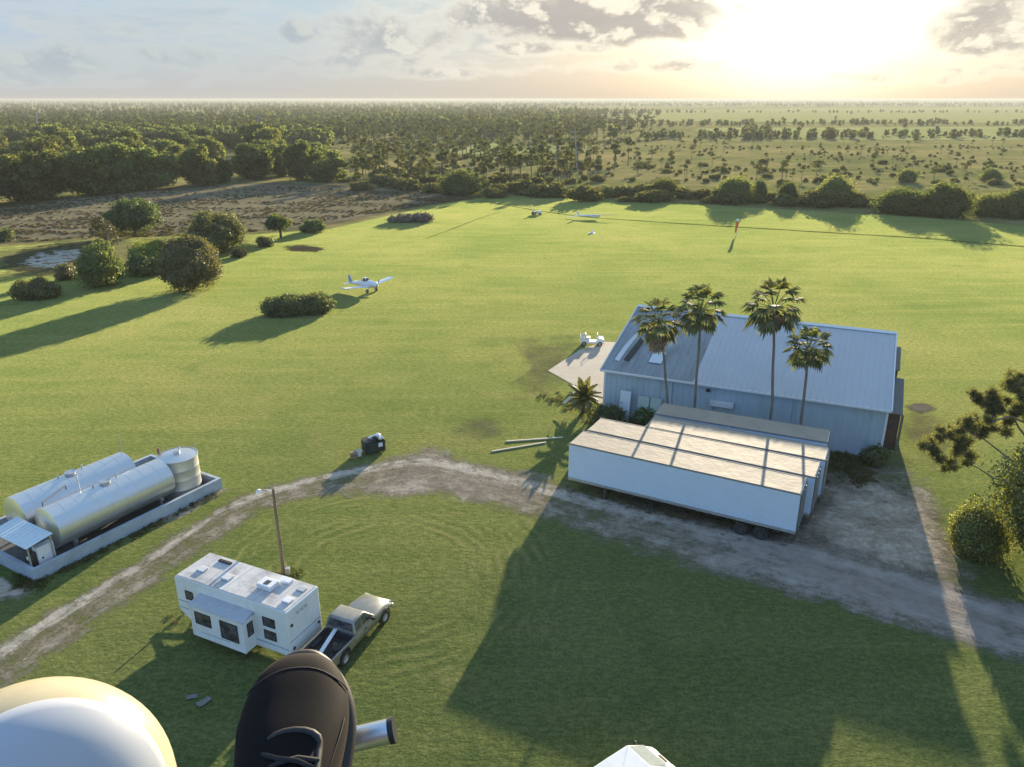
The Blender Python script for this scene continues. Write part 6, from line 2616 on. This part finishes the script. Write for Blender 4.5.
    for i in range(n + 1):
        t_ = 1 - i / n
        path.append(T(.12 + .085 * t_, .026 - .003 * t_, topz(.12 + .085 * t_) - .004))
    st.tube(path, .0036, 8)
    st.build('eyelet_stay', paint('eyelet_stay', (.02, .017, .015), .6, vary=.2), sh, smooth=60)
    tg = MB()
    rows = []
    for i in range(7):
        s = .11 + .095 * i / 6
        rows.append([T(s, x, topz(s) + .0015 - 5.0 * x * x) for x in (-.02, -.01, 0, .01, .02)])
    tg.loft(rows, closed=False, caps=False)
    tg.build('tongue', paint('shoe_tongue', (.018, .015, .014), .8, vary=.2), sh, smooth=60, recalc=False)
    lc = MB()
    for i in range(5):
        s = .192 - i * .017
        z = topz(s) + .003
        for sg in (-1, 1):
            pts = [T(s + (.004 if sg > 0 else -.004), -.025 * sg, z - .004), T(s - .003, -.008 * sg, z + .004), T(s - .006, .008 * sg, z + .0045 + .001 * sg), T(s - .012, .025 * sg, z - .003)]
            lc.tube(pts, .0024, 6)
    # bow
    for sg in (-1, 1):
        pts = [T(.128, 0, topz(.128) + .008), T(.145, .02 * sg, topz(.14) + .013), T(.15, .037 * sg, topz(.14) + .004), T(.135, .03 * sg, topz(.135) + .006), T(.128, .002 * sg, topz(.128) + .008)]
        lc.tube(pts, .003, 6)
    lc.build('lace', paint('black_lace', (.022, .019, .018), .85, vary=.2), sh, smooth=60)
    # leg: one continuous body from ankle to hip
    ank = Q(.065, 0, .09)
    knee = Vector((.0, -.27, .17)) + Q(.05, 0, .03) * 0
    knee = Vector((.05, -.36, .22))
    hip = Vector((.1, -.78, .06))
    pts = [Q(.065, 0, .05), ank, ank.lerp(knee, .3), ank.lerp(knee, .65), knee, knee.lerp(hip, .35), hip]
    lg = MB().tube(pts, [.034, .038, .05, .058, .062, .075, .09], 18)
    lo = lg.build('leg', trouser, root, smooth=80)
    s4 = lo.modifiers.new('sub', 'SUBSURF')
    s4.levels = s4.render_levels = 1


pilot()


# ------------------------------------------------------------------ evening haze
def haze():
    m, t, out = new_mat('evening_haze')
    v = t.new('ShaderNodeVolumePrincipled')
    v.inputs['Color'].default_value = (.46, .49, .48, 1)
    v.inputs['Density'].default_value = HAZE
    v.inputs['Anisotropy'].default_value = .2
    t.l.new(v.outputs[0], out.inputs['Volume'])
    o = MB().box(-14500, 14500, -3500, 14500, -1.0, 29.5).build('haze', m)
    tag(o, kind='stuff')


HAZE = .00018
haze()
